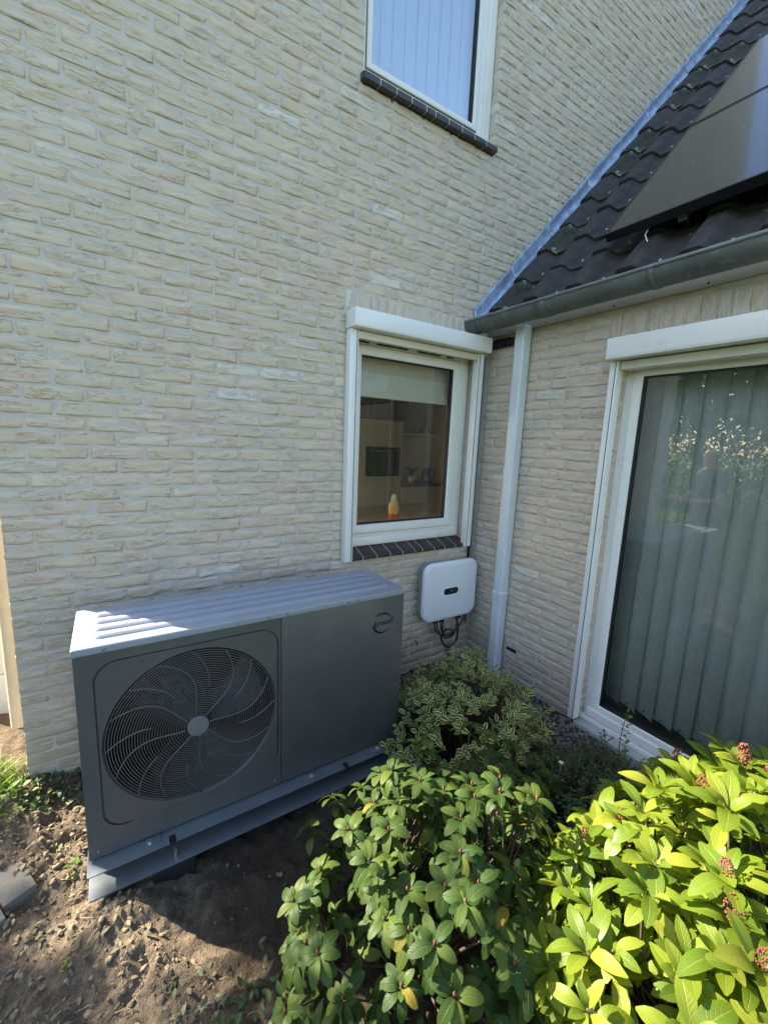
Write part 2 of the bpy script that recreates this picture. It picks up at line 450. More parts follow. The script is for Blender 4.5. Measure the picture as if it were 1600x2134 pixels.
class MB:
    def __init__(s):
        s.v = []; s.f = []; s.uv = {}
    def add(s, vs, fs):
        b = len(s.v)
        s.v += [tuple(v) for v in vs]
        s.f += [tuple(b + i for i in f) for f in fs]
        return s
    def box(s, x0, x1, y0, y1, z0, z1):
        return s.add([(x0, y0, z0), (x1, y0, z0), (x1, y1, z0), (x0, y1, z0), (x0, y0, z1), (x1, y0, z1), (x1, y1, z1), (x0, y1, z1)],
                     [(0, 3, 2, 1), (4, 5, 6, 7), (0, 1, 5, 4), (1, 2, 6, 5), (2, 3, 7, 6), (3, 0, 4, 7)])
    def tube(s, pts, r, n=8, cap=True):
        pts = [Vector(p) for p in pts]
        rs = r if isinstance(r, (list, tuple)) else [r] * len(pts)
        up = Vector((0, 0, 1)); rings = []
        prev = None
        for i, p in enumerate(pts):
            t = (pts[min(i + 1, len(pts) - 1)] - pts[max(i - 1, 0)])
            if t.length < 1e-9: t = Vector((0, 0, 1))
            t.normalize()
            if prev is None:
                a = t.cross(up)
                if a.length < 1e-3: a = t.cross(Vector((1, 0, 0)))
            else:
                a = prev - t * prev.dot(t)
            a.normalize(); prev = a
            b = t.cross(a)
            rings.append([p + (a * math.cos(2 * PI * k / n) + b * math.sin(2 * PI * k / n)) * rs[i] for k in range(n)])
        vs = [v for g in rings for v in g]
        fs = []
        for i in range(len(pts) - 1):
            for k in range(n):
                k2 = (k + 1) % n
                fs.append((i * n + k, i * n + k2, (i + 1) * n + k2, (i + 1) * n + k))
        if cap:
            fs.append(tuple(range(n - 1, -1, -1)))
            fs.append(tuple((len(pts) - 1) * n + k for k in range(n)))
        return s.add(vs, fs)
    def lathe(s, c, prof, n=24, axis='z'):
        c = Vector(c); vs = []; fs = []
        for r, h in prof:
            for k in range(n):
                a = 2 * PI * k / n
                if axis == 'z': vs.append(c + Vector((r * math.cos(a), r * math.sin(a), h)))
                else: vs.append(c + Vector((r * math.cos(a), h, r * math.sin(a))))
        for i in range(len(prof) - 1):
            for k in range(n):
                k2 = (k + 1) % n
                q = (i * n + k, i * n + k2, (i + 1) * n + k2, (i + 1) * n + k)
                fs.append(q if axis == 'z' else q[::-1])
        return s.add(vs, fs)
    def build(s, name, mat, parent=None, smooth=False, bevel=0.0, segs=2, shade_angle=None):
        me = bpy.data.meshes.new(name)
        me.from_pydata(s.v, [], s.f)
        if bevel > 0:
            bm = bmesh.new(); bm.from_mesh(me)
            bmesh.ops.remove_doubles(bm, verts=bm.verts, dist=1e-5)
            ed = [e for e in bm.edges if len(e.link_faces) == 2 and e.calc_face_angle(0) > 0.6]
            bmesh.ops.bevel(bm, geom=ed, offset=bevel, segments=segs, profile=0.6, affect='EDGES', clamp_overlap=True)
            bm.to_mesh(me); bm.free()
        me.materials.append(MATS[mat] if isinstance(mat, str) else mat)
        if smooth or bevel > 0:
            me.polygons.foreach_set('use_smooth', [True] * len(me.polygons))
            if shade_angle or bevel > 0:
                try:
                    me.set_sharp_from_angle(angle=shade_angle or R(50))
                except Exception:
                    pass
        me.update()
        o = bpy.data.objects.new(name, me)
        return link(o, parent)

def bbox(name, b, mat, parent=None, bevel=0.002, segs=2):
    return MB().box(*b).build(name, mat, parent, bevel=bevel, segs=segs)

def np_mesh(name, V, F, mat, parent=None, smooth=True, uv=None, rnd=None, bco=None):
    """V (n,3), F (m,4) quads; uv per vertex, rnd per vertex"""
    me = bpy.data.meshes.new(name)
    V = np.asarray(V, dtype=np.float32); F = np.asarray(F, dtype=np.int32)
    k = F.shape[1]
    me.vertices.add(len(V)); me.vertices.foreach_set('co', V.ravel())
    me.loops.add(F.size); me.loops.foreach_set('vertex_index', F.ravel())
    me.polygons.add(len(F))
    me.polygons.foreach_set('loop_start', np.arange(0, F.size, k, dtype=np.int32))
    try:
        me.polygons.foreach_set('loop_total', np.full(len(F), k, dtype=np.int32))
    except Exception:
        pass
    if uv is not None:
        l = me.uv_layers.new(name='UVMap')
        l.data.foreach_set('uv', np.asarray(uv, dtype=np.float32)[F.ravel()].ravel())
    if rnd is not None:
        a = me.attributes.new('rnd', 'FLOAT', 'POINT')
        a.data.foreach_set('value', np.asarray(rnd, dtype=np.float32))
    if bco is not None:
        a = me.attributes.new('bco', 'FLOAT_VECTOR', 'POINT')
        a.data.foreach_set('vector', np.asarray(bco, dtype=np.float32).ravel())
    me.polygons.foreach_set('use_smooth', np.full(len(F), smooth))
    me.update(calc_edges=True)
    me.validate()
    me.materials.append(MATS[mat])
    if name is None:
        return me
    return link(bpy.data.objects.new(name, me), parent)

def join_np(parts):
    """parts: list of (V, F, uv, rnd, bco or None)"""
    Vs, Fs, Us, Rs, Bs = [], [], [], [], []
    n = 0
    for V, F, U, r, B in parts:
        Vs.append(V); Fs.append(F + n); n += len(V)
        if U is not None: Us.append(U)
        Rs.append(np.full(len(V), r))
        if B is not None: Bs.append(B)
    return (np.concatenate(Vs), np.concatenate(Fs), np.concatenate(Us) if Us else None, np.concatenate(Rs), np.concatenate(Bs) if Bs else None)

def xf(M, V):
    m = np.array(M)
    return V @ m[:3, :3].T + m[:3, 3]

rng = random.Random(11)

# ------------------------------------------------------------------ ground: one sheet to the horizon
def sstep(a, b, x):
    t = min(1, max(0, (x - a) / (b - a)))
    return t * t * (3 - 2 * t)

def ground_z(x, y, fine=True):
    z = 0.0
    z += 0.10 * (1 - sstep(-3.0, -2.35, x)) * sstep(-0.75, 0.0, y)
    z += 0.055 * math.exp(-(((x + 2.44) / 0.13) ** 2 + ((y + 0.84) / 0.10) ** 2))       # heap thrown up by the rail
    z += 0.03 * math.exp(-(((x + 2.05) / 0.3) ** 2 + ((y + 1.32) / 0.10) ** 2))
    z -= 0.05 * math.exp(-(((x + 2.0) / 0.5) ** 2 + ((y + 0.75) / 0.25) ** 2))
    if fine and -5 < x < 1 and -4 < y < 1:
        p = Vector((x, y, 0))
        z += 0.030 * (noise.fractal(p * 4.0, 1.0, 2.0, 4)) * (0.4 + 0.6 * sstep(-1.2, -2.0, x))
        z += 0.017 * noise.fractal(p * 19.0 + Vector((7, 3, 0)), 0.9, 2.0, 3) * (0.35 + 0.65 * sstep(-1.2, -2.0, x))
        z += 0.008 * abs(noise.noise(p * 42.0)) * sstep(-1.2, -2.0, x)
    return z

def axis_lines(lo, hi, step, far):
    a = list(np.arange(lo, hi + 1e-6, step))
    s, x = step, hi
    out = []
    while x < far:
        s *= 1.45; x += s; out.append(x)
    s, x = step, lo
    out2 = []
    while x > -far:
        s *= 1.45; x -= s; out2.append(x)
    return out2[::-1] + a + out

gx = axis_lines(-3.25, -0.05, 0.013, 420)
gy = axis_lines(-2.35, 0.02, 0.013, 420)
nx, ny = len(gx), len(gy)
GV = np.zeros((ny, nx, 3), dtype=np.float32)
for j, y in enumerate(gy):
    for i, x in enumerate(gx):
        GV[j, i] = (x, y, ground_z(x, y))
idx = np.arange(nx * ny).reshape(ny, nx)
GF = np.stack([idx[:-1, :-1], idx[:-1, 1:], idx[1:, 1:], idx[1:, :-1]], -1).reshape(-1, 4)
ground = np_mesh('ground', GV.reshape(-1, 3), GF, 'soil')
tag(ground, kind='structure')

# ------------------------------------------------------------------ brickwork
COURSE, JOINT, BH = 0.0625, 0.0105, 0.052
NXB, NZB = 10, 5

def brick_arrays(w, h, d, seed):
    """one hand-moulded brick: local x along the wall, -y outwards, z up, front face near y = 0"""
    r = random.Random(seed)
    V = []
    creases = []
    for _ in range(r.choice((1, 1, 2, 2, 3))):
        creases.append((r.uniform(-0.38, 0.42) * h, r.uniform(0.1, 0.3) * h, r.uniform(12, 34), r.uniform(0, 6.3), r.uniform(-w / 2, w / 2),
                        r.uniform(0.03, 0.10), r.uniform(0.0026, 0.0060)))
    so = Vector((seed * 3.17, seed * 1.91, 0))
    wob = [r.uniform(-0.0022, 0.0022) for _ in range(4)]
    tilt = r.uniform(-0.0025, 0.0025)
    for j in range(NZB + 1):
        for i in range(NXB + 1):
            u, v = i / NXB, j / NZB
            # denser near the rim so that the arrises are rounded
            uu = u
            if i in (1, NXB - 1): uu = (0.045 if i == 1 else 0.955)
            vv = v
            if j in (1, NZB - 1): vv = (0.13 if j == 1 else 0.87)
            x = (uu - 0.5) * w
            z = (vv - 0.5) * h
            y = -0.0040 * noise.noise(Vector((x * 17, z * 34, 0)) + so) + tilt * (uu - 0.5) * 2
            for (zc, am, fr, ph, xc, sp, dep) in creases:
                zz = zc + am * math.sin(fr * x + ph)
                g = math.exp(-((x - xc) / sp) ** 2)
                t = (z - zz) / 0.008
                y += dep * g * (t * math.exp(0.5 - t * t / 2))
            if i in (0, NXB): y += 0.0026
            if j in (0, NZB): y += 0.0026
            if i in (0, NXB):
                x += 0.0050 * noise.noise(Vector((z * 60, i, 3)) + so)
            if j in (0, NZB):
                z += 0.0048 * noise.noise(Vector((x * 28, j * 2.3, 5)) + so) + wob[0 if j else 1]
            V.append((x, y, z))
    F = []
    for j in range(NZB):
        for i in range(NXB):
            a = j * (NXB + 1) + i
            F.append((a, a + 1, a + NXB + 2, a + NXB + 1))
    rim = [i for i in range(NXB + 1)] + [j * (NXB + 1) + NXB for j in range(1, NZB + 1)] + \
          [NZB * (NXB + 1) + i for i in range(NXB - 1, -1, -1)] + [j * (NXB + 1) for j in range(NZB - 1, 0, -1)]
    b = len(V)
    for k in rim:
        V.append((V[k][0], d, V[k][2]))
    n = len(rim)
    for k in range(n):
        k2 = (k + 1) % n
        F.append((rim[k], b + k, b + k2, rim[k2]))
    return np.array(V, dtype=np.float32), np.array(F, dtype=np.int32)

BRICKS = {}
for kind, w in (('s', 0.21), ('h', 0.10)):
    for dk, d in (('t', 0.022), ('d', 0.095)):
        nvar = {'st': 26, 'ht': 14, 'sd': 8, 'hd': 6}[kind + dk]
        BRICKS[kind + dk] = [brick_arrays(w, BH, d, 100 * (1 if kind == 's' else 2) + 40 * (dk == 'd') + k) for k in range(nvar)]
BMESH = {}

def brick_mesh(key, k):
    if (key, k) not in BMESH:
        V, F = BRICKS[key][k]
        BMESH[(key, k)] = np_mesh_data('brick', V, F)
    return BMESH[(key, k)]

def np_mesh_data(name, V, F):
    o = np_mesh(name, V, F, 'brick_single', bco=V)
    me = o.data
    bpy.data.objects.remove(o)
    return me

def bond(u0, u1, z0, z1, holes, seed, start_quoin=False, jamb_pad=0.0, soldiers=()):
    """wild bond: list of (u, z, w, h, key, variant, rotated)"""
    r = random.Random(seed)
    out = []
    prev = []
    row = 0
    z = z0
    while z + COURSE <= z1 + 1e-6:
        za, zb = z + JOINT / 2, z + COURSE - JOINT / 2
        blocks = sorted([(h[0], h[1]) for h in list(holes) + list(soldiers) if h[2] < zb - 0.004 and h[3] > za + 0.004])
        iv = []; a = u0
        for b0, b1 in blocks:
            if b0 > a: iv.append((a, b0, a > u0 + 1e-6, True))
            a = max(a, b1)
        if a < u1: iv.append((a, u1, a > u0 + 1e-6, False))
        joints = []
        for (a, b, jl, jr) in iv:
            x = a
            first = True
            run = 0
            while x < b - 0.02:
                best = None
                for t in range(6):
                    if first:
                        if start_quoin and not jl: w = 0.21 if row % 2 else 0.10
                        else: w = r.choice((0.21, 0.10, 0.155, 0.06, 0.21))
                    else:
                        w = 0.10 if (r.random() < 0.30 and run > 0) else 0.21
                    e = x + w
                    dmin = min([abs(e - p) for p in prev] + [1])
                    if best is None or dmin > best[1]: best = (w, dmin)
                    if dmin > 0.035: break
                w = best[0]
                if x + w > b - 0.055: w = b - x
                if w > 0.235:
                    w = w / 2 - JOINT / 2
                key = 's' if w > 0.15 else 'h'
                deep = (first and jl) or (x + w > b - 0.004 and jr)
                kk = key + ('d' if deep else 't')
                out.append((x + w / 2, (za + zb) / 2, w, zb - za, kk, r.randrange(len(BRICKS[kk])), False))
                run = 0 if w < 0.12 else run + 1
                x += w + JOINT
                joints.append(x - JOINT / 2)
                first = False
        prev = joints
        z += COURSE
        row += 1
    for (a, b, sa, sb) in soldiers:
        n = round((b - a) / COURSE)
        for k in range(n):
            uu = a + (k + 0.5) * (b - a) / n
            h = sb - sa - JOINT
            key = 's' if h > 0.15 else 'h'
            out.append((uu, (sa + sb) / 2, h, (b - a) / n - JOINT, key + 't', r.randrange(len(BRICKS[key + 't'])), True))
    return out

ROTB = Matrix.Rotation(-PI / 2, 4, 'Z')

def brick_matrix(b, wallB):
    u, z, w, h, key, k, rot = b
    nom = 0.21 if key[0] == 's' else 0.10
    M = Matrix.Translation((u, 0, z))
    if rot: M = M @ Matrix.Rotation(PI / 2, 4, 'Y')
    M = M @ Matrix.Diagonal((w / nom, 1, h / BH, 1))
    return (ROTB @ M) if wallB else M

def lay_bricks(wall, bricks, wallB, hidden, limit=300):
    scored = []
    for b in bricks:
        M = brick_matrix(b, wallB)
        p = project(M.translation)
        s = 0
        if p and -30 < p[0] < 1630 and -30 < p[1] < 2160 and not hidden(p[0], p[1]):
            s = b[2] * b[3] / p[2] ** 2 * abs(((M.translation - CAM).normalized()).dot(Vector((1, 0, 0)) if wallB else Vector((0, 1, 0))))
        scored.append((s, b, M))
    scored.sort(key=lambda t: -t[0])
    rest = []
    for n, (s, b, M) in enumerate(scored):
        if n < limit and s > 0:
            o = bpy.data.objects.new('brick', brick_mesh(b[4], b[5]))
            link(o, wall)
            o.matrix_basis = M
        else:
            V, F = BRICKS[b[4]][b[5]]
            rest.append((xf(M, V), F, None, rng.random(), V))
    if rest:
        V, F, U, Rn, B = join_np(rest)
        o = np_mesh('brick_field', V, F, 'brick_joined', wall, rnd=Rn, bco=B)
        tag(o, kind='stuff')

def wall_slab(u0, u1, z0, z1, d0, d1, holes, wallB):
    """mortar body with openings; d measured inwards from the brick face"""
    us = sorted(set([u0, u1] + [h[0] for h in holes] + [h[1] for h in holes]))
    zs = sorted(set([z0, z1] + [h[2] for h in holes] + [h[3] for h in holes]))
    us = [u for u in us if u0 <= u <= u1]; zs = [z for z in zs if z0 <= z <= z1]
    def solid(i, j):
        if not (0 <= i < len(us) - 1 and 0 <= j < len(zs) - 1): return False
        uc, zc = (us[i] + us[i + 1]) / 2, (zs[j] + zs[j + 1]) / 2
        return not any(h[0] < uc < h[1] and h[2] < zc < h[3] for h in holes)
    m = MB()
    def W(u, d, z): return (u, d, z) if not wallB else (d, -u, z)
    for i in range(len(us) - 1):
        for j in range(len(zs) - 1):
            if not solid(i, j): continue
            a, b, c, e = us[i], us[i + 1], zs[j], zs[j + 1]
            m.add([W(a, d0, c), W(b, d0, c), W(b, d0, e), W(a, d0, e)], [(0, 1, 2, 3)])
            m.add([W(a, d1, c), W(b, d1, c), W(b, d1, e), W(a, d1, e)], [(3, 2, 1, 0)])
            if not solid(i - 1, j): m.add([W(a, d0, c), W(a, d1, c), W(a, d1, e), W(a, d0, e)], [(3, 2, 1, 0)])
            if not solid(i + 1, j): m.add([W(b, d0, c), W(b, d1, c), W(b, d1, e), W(b, d0, e)], [(0, 1, 2, 3)])
            if not solid(i, j - 1): m.add([W(a, d0, c), W(b, d0, c), W(b, d1, c), W(a, d1, c)], [(3, 2, 1, 0)])
            if not solid(i, j + 1): m.add([W(a, d0, e), W(b, d0, e), W(b, d1, e), W(a, d1, e)], [(0, 1, 2, 3)])
    return m

# ------------------------------------------------------------------ main house
XL = -2.785                      # left corner of the house
ROOF_K = 1.083                   # slope of the extension roof
ROOF_Z0 = 2.69
house = thing('brick_house', 'tall cream brick house wall with two white windows behind the grey heat pump', 'house', (0, 0, 0))
lowW = (-1.115, -0.105, 0.985, 2.375)
upW = (-1.110, -0.105, 3.685, 5.06)
frontw = wall_slab(XL, 4.6, -0.3, 6.8, 0.0028, 0.11, [(lowW[0], lowW[1], 0.935, lowW[3]), (upW[0], upW[1], 3.605, upW[3])], False).build('front_wall', 'mortar', house)
bricksA = bond(XL, 4.6, -0.1875, 6.8, [(lowW[0], lowW[1], 0.935, lowW[3]), (upW[0], upW[1], 3.625, upW[3])], 5, True,
               soldiers=[(-1.19, -0.03, 2.4375, 2.5625)])
bricksA = [b for b in bricksA if not (b[0] - b[2] / 2 > 0.02 and b[1] < ROOF_Z0 + ROOF_K * (b[0] - b[2] / 2) - 0.35)]
def hiddenA(x, y):
    if 160 < x < 840 and y > 1240: return True
    if x < 160 and y > 1620: return True
    if 735 < x < 1020 and 640 < y < 1165: return True
    if x > 985 and y > 660: return True
    return False
lay_bricks(frontw, bricksA, False, hiddenA)

# remaining shell of the house
m = MB().box(XL + 0.02, XL + 0.12, 0.11, 0.6, -0.3, 6.8).box(XL + 0.02, XL + 0.12, 3.1, 8.0, -0.3, 6.8)
m.box(XL + 0.02, XL + 0.12, 0.6, 3.1, -0.3, 0.85).box(XL + 0.02, XL + 0.12, 0.6, 3.1, 2.45, 6.8)  # unseen opening added here to let sun into the kitchen
m.build('side_wall', 'render_side', house)
MB().box(XL + 0.02, 4.6, 7.9, 8.0, -0.3, 6.8).build('back_wall', 'render_side', house)
MB().box(4.5, 4.6, 0.11, 7.9, -0.3, 6.8).build('gable_wall', 'render_side', house)
MB().add([(XL + 0.02, 0.02, 6.8), (4.75, 0.02, 6.8), (4.75, 8.2, 6.8), (XL + 0.02, 8.2, 6.8), (XL + 0.02, 4.1, 9.4), (4.75, 4.1, 9.4)],
         [(3, 2, 1, 0), (0, 1, 5, 4), (2, 3, 4, 5), (0, 4, 3), (1, 2, 5)]).build('roof', 'roof_tile', house)
# kitchen shell
rm = MB()
rm.box(-2.66, 2.0, 3.2, 3.3, 0, 2.55).box(2.0, 2.1, 0.11, 3.3, 0, 2.55)
rm.box(-2.66, 2.1, 0.11, 3.3, 2.55, 2.65)
rm.build('room_lining', 'room_paint', house)
MB().box(-2.66, 2.1, 0.11, 3.3, 0.12, 0.2).build('room_floor', 'room_floor', house)
MB().box(-1.4, 0.2, 0.11, 1.6, 2.7, 2.75).box(-1.4, -1.32, 0.11, 1.6, 2.75, 5.4).box(0.12, 0.2, 0.11, 1.6, 2.75, 5.4).box(-1.4, 0.2, 1.6, 1.68, 2.75, 5.4).box(-1.4, 0.2, 0.11, 1.68, 5.4, 5.48).build('bedroom_lining', 'room_paint', house)

def frame_ring(o, i, d0, d1, W):
    """rectangular frame between outer and inner rectangle (u0,u1,z0,z1), depth d0..d1"""
    m = MB()
    O = [(o[0], o[2]), (o[1], o[2]), (o[1], o[3]), (o[0], o[3])]
    I = [(i[0], i[2]), (i[1], i[2]), (i[1], i[3]), (i[0], i[3])]
    vs = [W(u, d0, z) for u, z in O] + [W(u, d0, z) for u, z in I] + [W(u, d1, z) for u, z in O] + [W(u, d1, z) for u, z in I]
    fs = []
    for k in range(4):
        k2 = (k + 1) % 4
        fs += [(k, k2, 4 + k2, 4 + k), (4 + k, 4 + k2, 12 + k2, 12 + k), (k2, k, 8 + k, 8 + k2), (8 + k2, 8 + k, 12 + k, 12 + k2)]
    return m.add(vs, fs)
WA = lambda u, d, z: (u, d, z)
WB = lambda u, d, z: (d, -u, z)

def window(opening, glass, d, W, parent, name, pane, sash_w=0.055):
    o = opening
    fr = frame_ring(o, (glass[0] - sash_w, glass[1] + sash_w, glass[2] - sash_w, glass[3] + sash_w), d, d + 0.07, W).build(name, 'white_pvc', parent, bevel=0.003)
    s = (glass[0] - sash_w + 0.004, glass[1] + sash_w - 0.004, glass[2] - sash_w + 0.004, glass[3] + sash_w - 0.004)
    frame_ring(s, glass, d - 0.012, d + 0.05, W).build('sash', 'white_pvc', fr, bevel=0.005)
    frame_ring((s[0] - 0.0035, s[1] + 0.0035, s[2] - 0.0035, s[3] + 0.0035), (s[0] + 0.001, s[1] - 0.001, s[2] + 0.001, s[3] - 0.001), d - 0.0006, d + 0.004, W).build('sash_gap', 'black_gasket', fr)
    g = (glass[0] + 0.006, glass[1] - 0.006, glass[2] + 0.006, glass[3] - 0.006)
    frame_ring(glass, g, d + 0.002, d + 0.04, W).build('glazing_seal', 'black_gasket', fr)
    MB().add([W(glass[0], d + 0.02, glass[2]), W(glass[1], d + 0.02, glass[2]), W(glass[1], d + 0.02, glass[3]), W(glass[0], d + 0.02, glass[3])],
             [(0, 1, 2, 3)]).build('pane', pane, fr)
    return fr

lw = window((lowW[0], -0.118, 0.994, 2.37), (-1.030, -0.262, 1.142, 2.228), 0.075, WA, house, 'window', 'pane_kitchen', 0.062)
uw = window((-1.108, -0.112, 3.69, 5.05), (-1.042, -0.268, 3.765, 4.98), 0.045, WA, house, 'window', 'pane_upper', 0.035)
# extra frame steps as the photograph shows: wide right stile of the upper window, lower drip rail and vents of the kitchen window
MB().box(-0.235, -0.225, 0.040, 0.046, 3.70, 5.04).box(-0.19, -0.165, 0.036, 0.046, 3.70, 5.04).build('stile_bead', 'white_pvc', uw, bevel=0.002)
MB().box(-1.10, -0.135, 0.058, 0.078, 1.004, 1.060).build('drip_rail', 'white_pvc', lw, bevel=0.006)
MB().box(-1.085, -0.21, 0.052, 0.066, 1.086, 1.14).build('sash_drip', 'white_pvc', lw, bevel=0.006)
for a, b in ((-1.06, -0.98), (-0.92, -0.68), (-0.60, -0.40), (-0.34, -0.28)):
    MB().box(a, b, 0.060, 0.074, 2.300, 2.306).build('vent_slot', 'hole_dark', lw)

def sill(joints, top, bot, yf, yb, rise, parent):
    """row of glazed sill tiles, sloping to the front"""
    for a, b in zip(joints[:-1], joints[1:]):
        a2, b2 = a + 0.0035, b - 0.0035
        MB().add([(a2, yf, bot), (b2, yf, bot), (b2, yb, bot), (a2, yb, bot), (a2, yf, top), (b2, yf, top), (b2, yb, top + rise), (a2, yb, top + rise)],
                 [(0, 3, 2, 1), (4, 5, 6, 7), (0, 1, 5, 4), (1, 2, 6, 5), (2, 3, 7, 6), (3, 0, 4, 7)]).build('sill_tile', 'sill_tile', parent, bevel=0.004)
    MB().add([(joints[0] + 0.004, yf + 0.003, bot + 0.004), (joints[-1] - 0.004, yf + 0.003, bot + 0.004), (joints[-1] - 0.004, yb, bot + 0.004), (joints[0] + 0.004, yb, bot + 0.004),
              (joints[0] + 0.004, yf + 0.003, top - 0.003), (joints[-1] - 0.004, yf + 0.003, top - 0.003), (joints[-1] - 0.004, yb, top + rise - 0.003), (joints[0] + 0.004, yb, top + rise - 0.003)],
             [(0, 3, 2, 1), (4, 5, 6, 7), (0, 1, 5, 4), (1, 2, 6, 5), (2, 3, 7, 6), (3, 0, 4, 7)]).build('sill_grout', 'grout', parent)
sill([-1.125, -1.028, -0.922, -0.813, -0.71, -0.603, -0.536, -0.429, -0.329, -0.225, -0.117], 0.953, 0.929, -0.034, 0.085, 0.046, lw)
sill([-1.130, -1.022, -0.914, -0.808, -0.702, -0.632, -0.528, -0.420, -0.313, -0.207, -0.102], 3.652, 3.620, -0.042, 0.06, 0.028, uw)

def shutter(W, u0, u1, z0, z1, depth, guides, gz0, parent, bar):
    """roller shutter: box, two guide rails, end bar of the rolled-up curtain"""
    def bx(m, ua, ub, da, db, za, zb):
        vs = [W(u, d, z) for z in (za, zb) for (u, d) in ((ua, da), (ub, da), (ub, db), (ua, db))]
        return m.add(vs, [(0, 3, 2, 1), (4, 5, 6, 7), (0, 1, 5, 4), (1, 2, 6, 5), (2, 3, 7, 6), (3, 0, 4, 7)])
    b = bx(MB(), u0, u1, -depth, -0.002, z0, z1).build('roller_shutter', 'white_alu', parent, bevel=0.004)
    bx(MB(), u0 + 0.006, u1 - 0.006, -depth - 0.0025, -depth + 0.001, z0 + 0.008, z1 - 0.009).build('cover_plate', 'white_alu', b, bevel=0.001)
    for (a, c) in guides:
        g = bx(MB(), a, c, -0.058, -0.003, gz0, z0 - 0.002).build('guide_rail', 'white_alu', b, bevel=0.004)
        ia, ic = (c - 0.013, c - 0.009) if a < (u0 + u1) / 2 else (a + 0.009, a + 0.013)
        bx(MB(), ia, ic, -0.0595, -0.05, gz0 + 0.004, z0 - 0.006).build('brush_slot', 'black_gasket', g)
    if bar:
        e = bx(MB(), bar[0], bar[1], bar[2], bar[3], z0 - 0.048, z0 - 0.006).build('end_bar', 'cream_paint', b, bevel=0.004)
    return b
rs = shutter(WA, -1.182, -0.092, 2.338, 2.438, 0.12, [(-1.178, -1.122), (-0.152, -0.098)], 0.935, house, (-1.118, -0.156, -0.050, -0.026))
rs['label'] = 'white roller shutter box and guides over the kitchen window'

# left downpipe round the corner, in full sun
dp = MB().tube([(-2.850, 0.35, 0.16), (-2.850, 0.35, 6.6)], 0.042, 20).build('downpipe', 'pipe_cream', house, smooth=True, shade_angle=R(40))
MB().tube([(-2.850, 0.35, 0.82), (-2.850, 0.35, 0.87)], 0.047, 20).build('collar', 'pipe_cream', dp, smooth=True, shade_angle=R(40))
dp['label'] = 'sunlit cream downpipe behind the left corner'

# ------------------------------------------------------------------ extension
ext = thing('house_extension', 'low cream brick extension with dark tiled roof, grey gutter and large glass door', 'house', (0, 0, 0))
door = (1.0, 3.35, 0.0, 2.185)
extw = wall_slab(0.0, 4.4, -0.3, 2.62, 0.0028, 0.11, [door], True).build('side_wall', 'mortar', ext)
vent = (0.028, 0.243, 2.372, 2.4375)
slot = (0.404, 0.498, 0.222, 0.252)
bricksB = bond(0.012, 4.4, -0.1875, 2.5, [door, vent, slot], 23, False, soldiers=[(0.905, 3.45, 2.3125, 2.4375)])
lay_bricks(extw, bricksB, True, lambda x, y: (x > 1270 and y > 700) or (x > 1190 and y > 1480))
MB().box(4.4, 4.5, 0, 0.01, 0, 0.01).build('end_cap', 'mortar', ext) if False else None
MB().box(0.11, 5.0, -4.4, -4.3, -0.3, 2.62).build('end_wall', 'render_side', ext)
MB().box(3.6, 3.7, -4.3, -0.02, -0.3, 6.4).build('inner_wall', 'room_paint', ext)
MB().box(0.11, 3.6, -4.3, -0.02, 0.02, 0.06).build('room_floor', 'room_floor', ext)
MB().box(0.11, 3.6, -4.3, -0.02, 2.5, 2.56).build('ceiling', 'room_paint', ext)

# glass door
dr = window((1.0, 3.35, 0.03, 2.18), (1.093, 3.25, 0.148, 2.102), 0.062, WB, ext, 'patio_door', 'pane_door', 0.05)
dr['label'] = 'large white framed glass door with vertical blind inside'
def bxB(u0, u1, d0, d1, z0, z1): return MB().box(d0, d1, -u1, -u0, z0, z1)
bxB(1.03, 3.3, 0.036, 0.062, 0.062, 0.112).build('bottom_rail', 'white_pvc', dr, bevel=0.004)
bxB(1.0, 3.3, 0.025, 0.062, 0.03, 0.056).build('threshold', 'white_alu', dr, bevel=0.004)
k = 0
u = 1.0
while u < 3.3:
    o = bxB(u + 0.003, min(u + 0.215, 3.3), -0.045, 0.03, -0.04, 0.030).build('sill_stone', 'sill_stone', ext, bevel=0.004)
    u += 0.22
shutter(WB, 0.972, 3.45, 2.180, 2.288, 0.12, [(0.962 + 0.006, 1.012), (3.34, 3.39)], 0.045, ext, (1.02, 3.33, -0.045, 0.03))

# vent grille
vg = MB()
for (u0, u1, z0, z1) in ((0.030, 0.241, 2.376, 2.381), (0.030, 0.241, 2.451, 2.456), (0.030, 0.034, 2.381, 2.451), (0.237, 0.241, 2.381, 2.451)):
    vg.box(-0.006, 0.03, -u1, -u0, z0, z1)
vgo = vg.build('vent_grille', 'vent_cream', ext, bevel=0.001)
bxB(0.034, 0.237, 0.0004, 0.03, 2.381, 2.451).build('vent_hole', 'hole_dark', vgo)
for t in range(5):
    bxB(0.036 + 0.04 * t + 0.017, 0.036 + 0.04 * t + 0.021, -0.003, -0.0004, 2.382, 2.450).build('vent_bar', 'kitchen_brown', vgo)
bxB(0.036, 0.235, -0.0045, -0.0035, 2.414, 2.417).build('vent_bar', 'kitchen_brown', vgo)
wv = bxB(0.408, 0.494, 0.0006, 0.03, 0.225, 0.249).build('weep_vent', 'hole_dark', ext)
for t in range(3):
    bxB(0.414 + 0.03 * t, 0.418 + 0.03 * t, -0.002, 0.0002, 0.226, 0.248).build('vent_bar', 'rubber', wv)

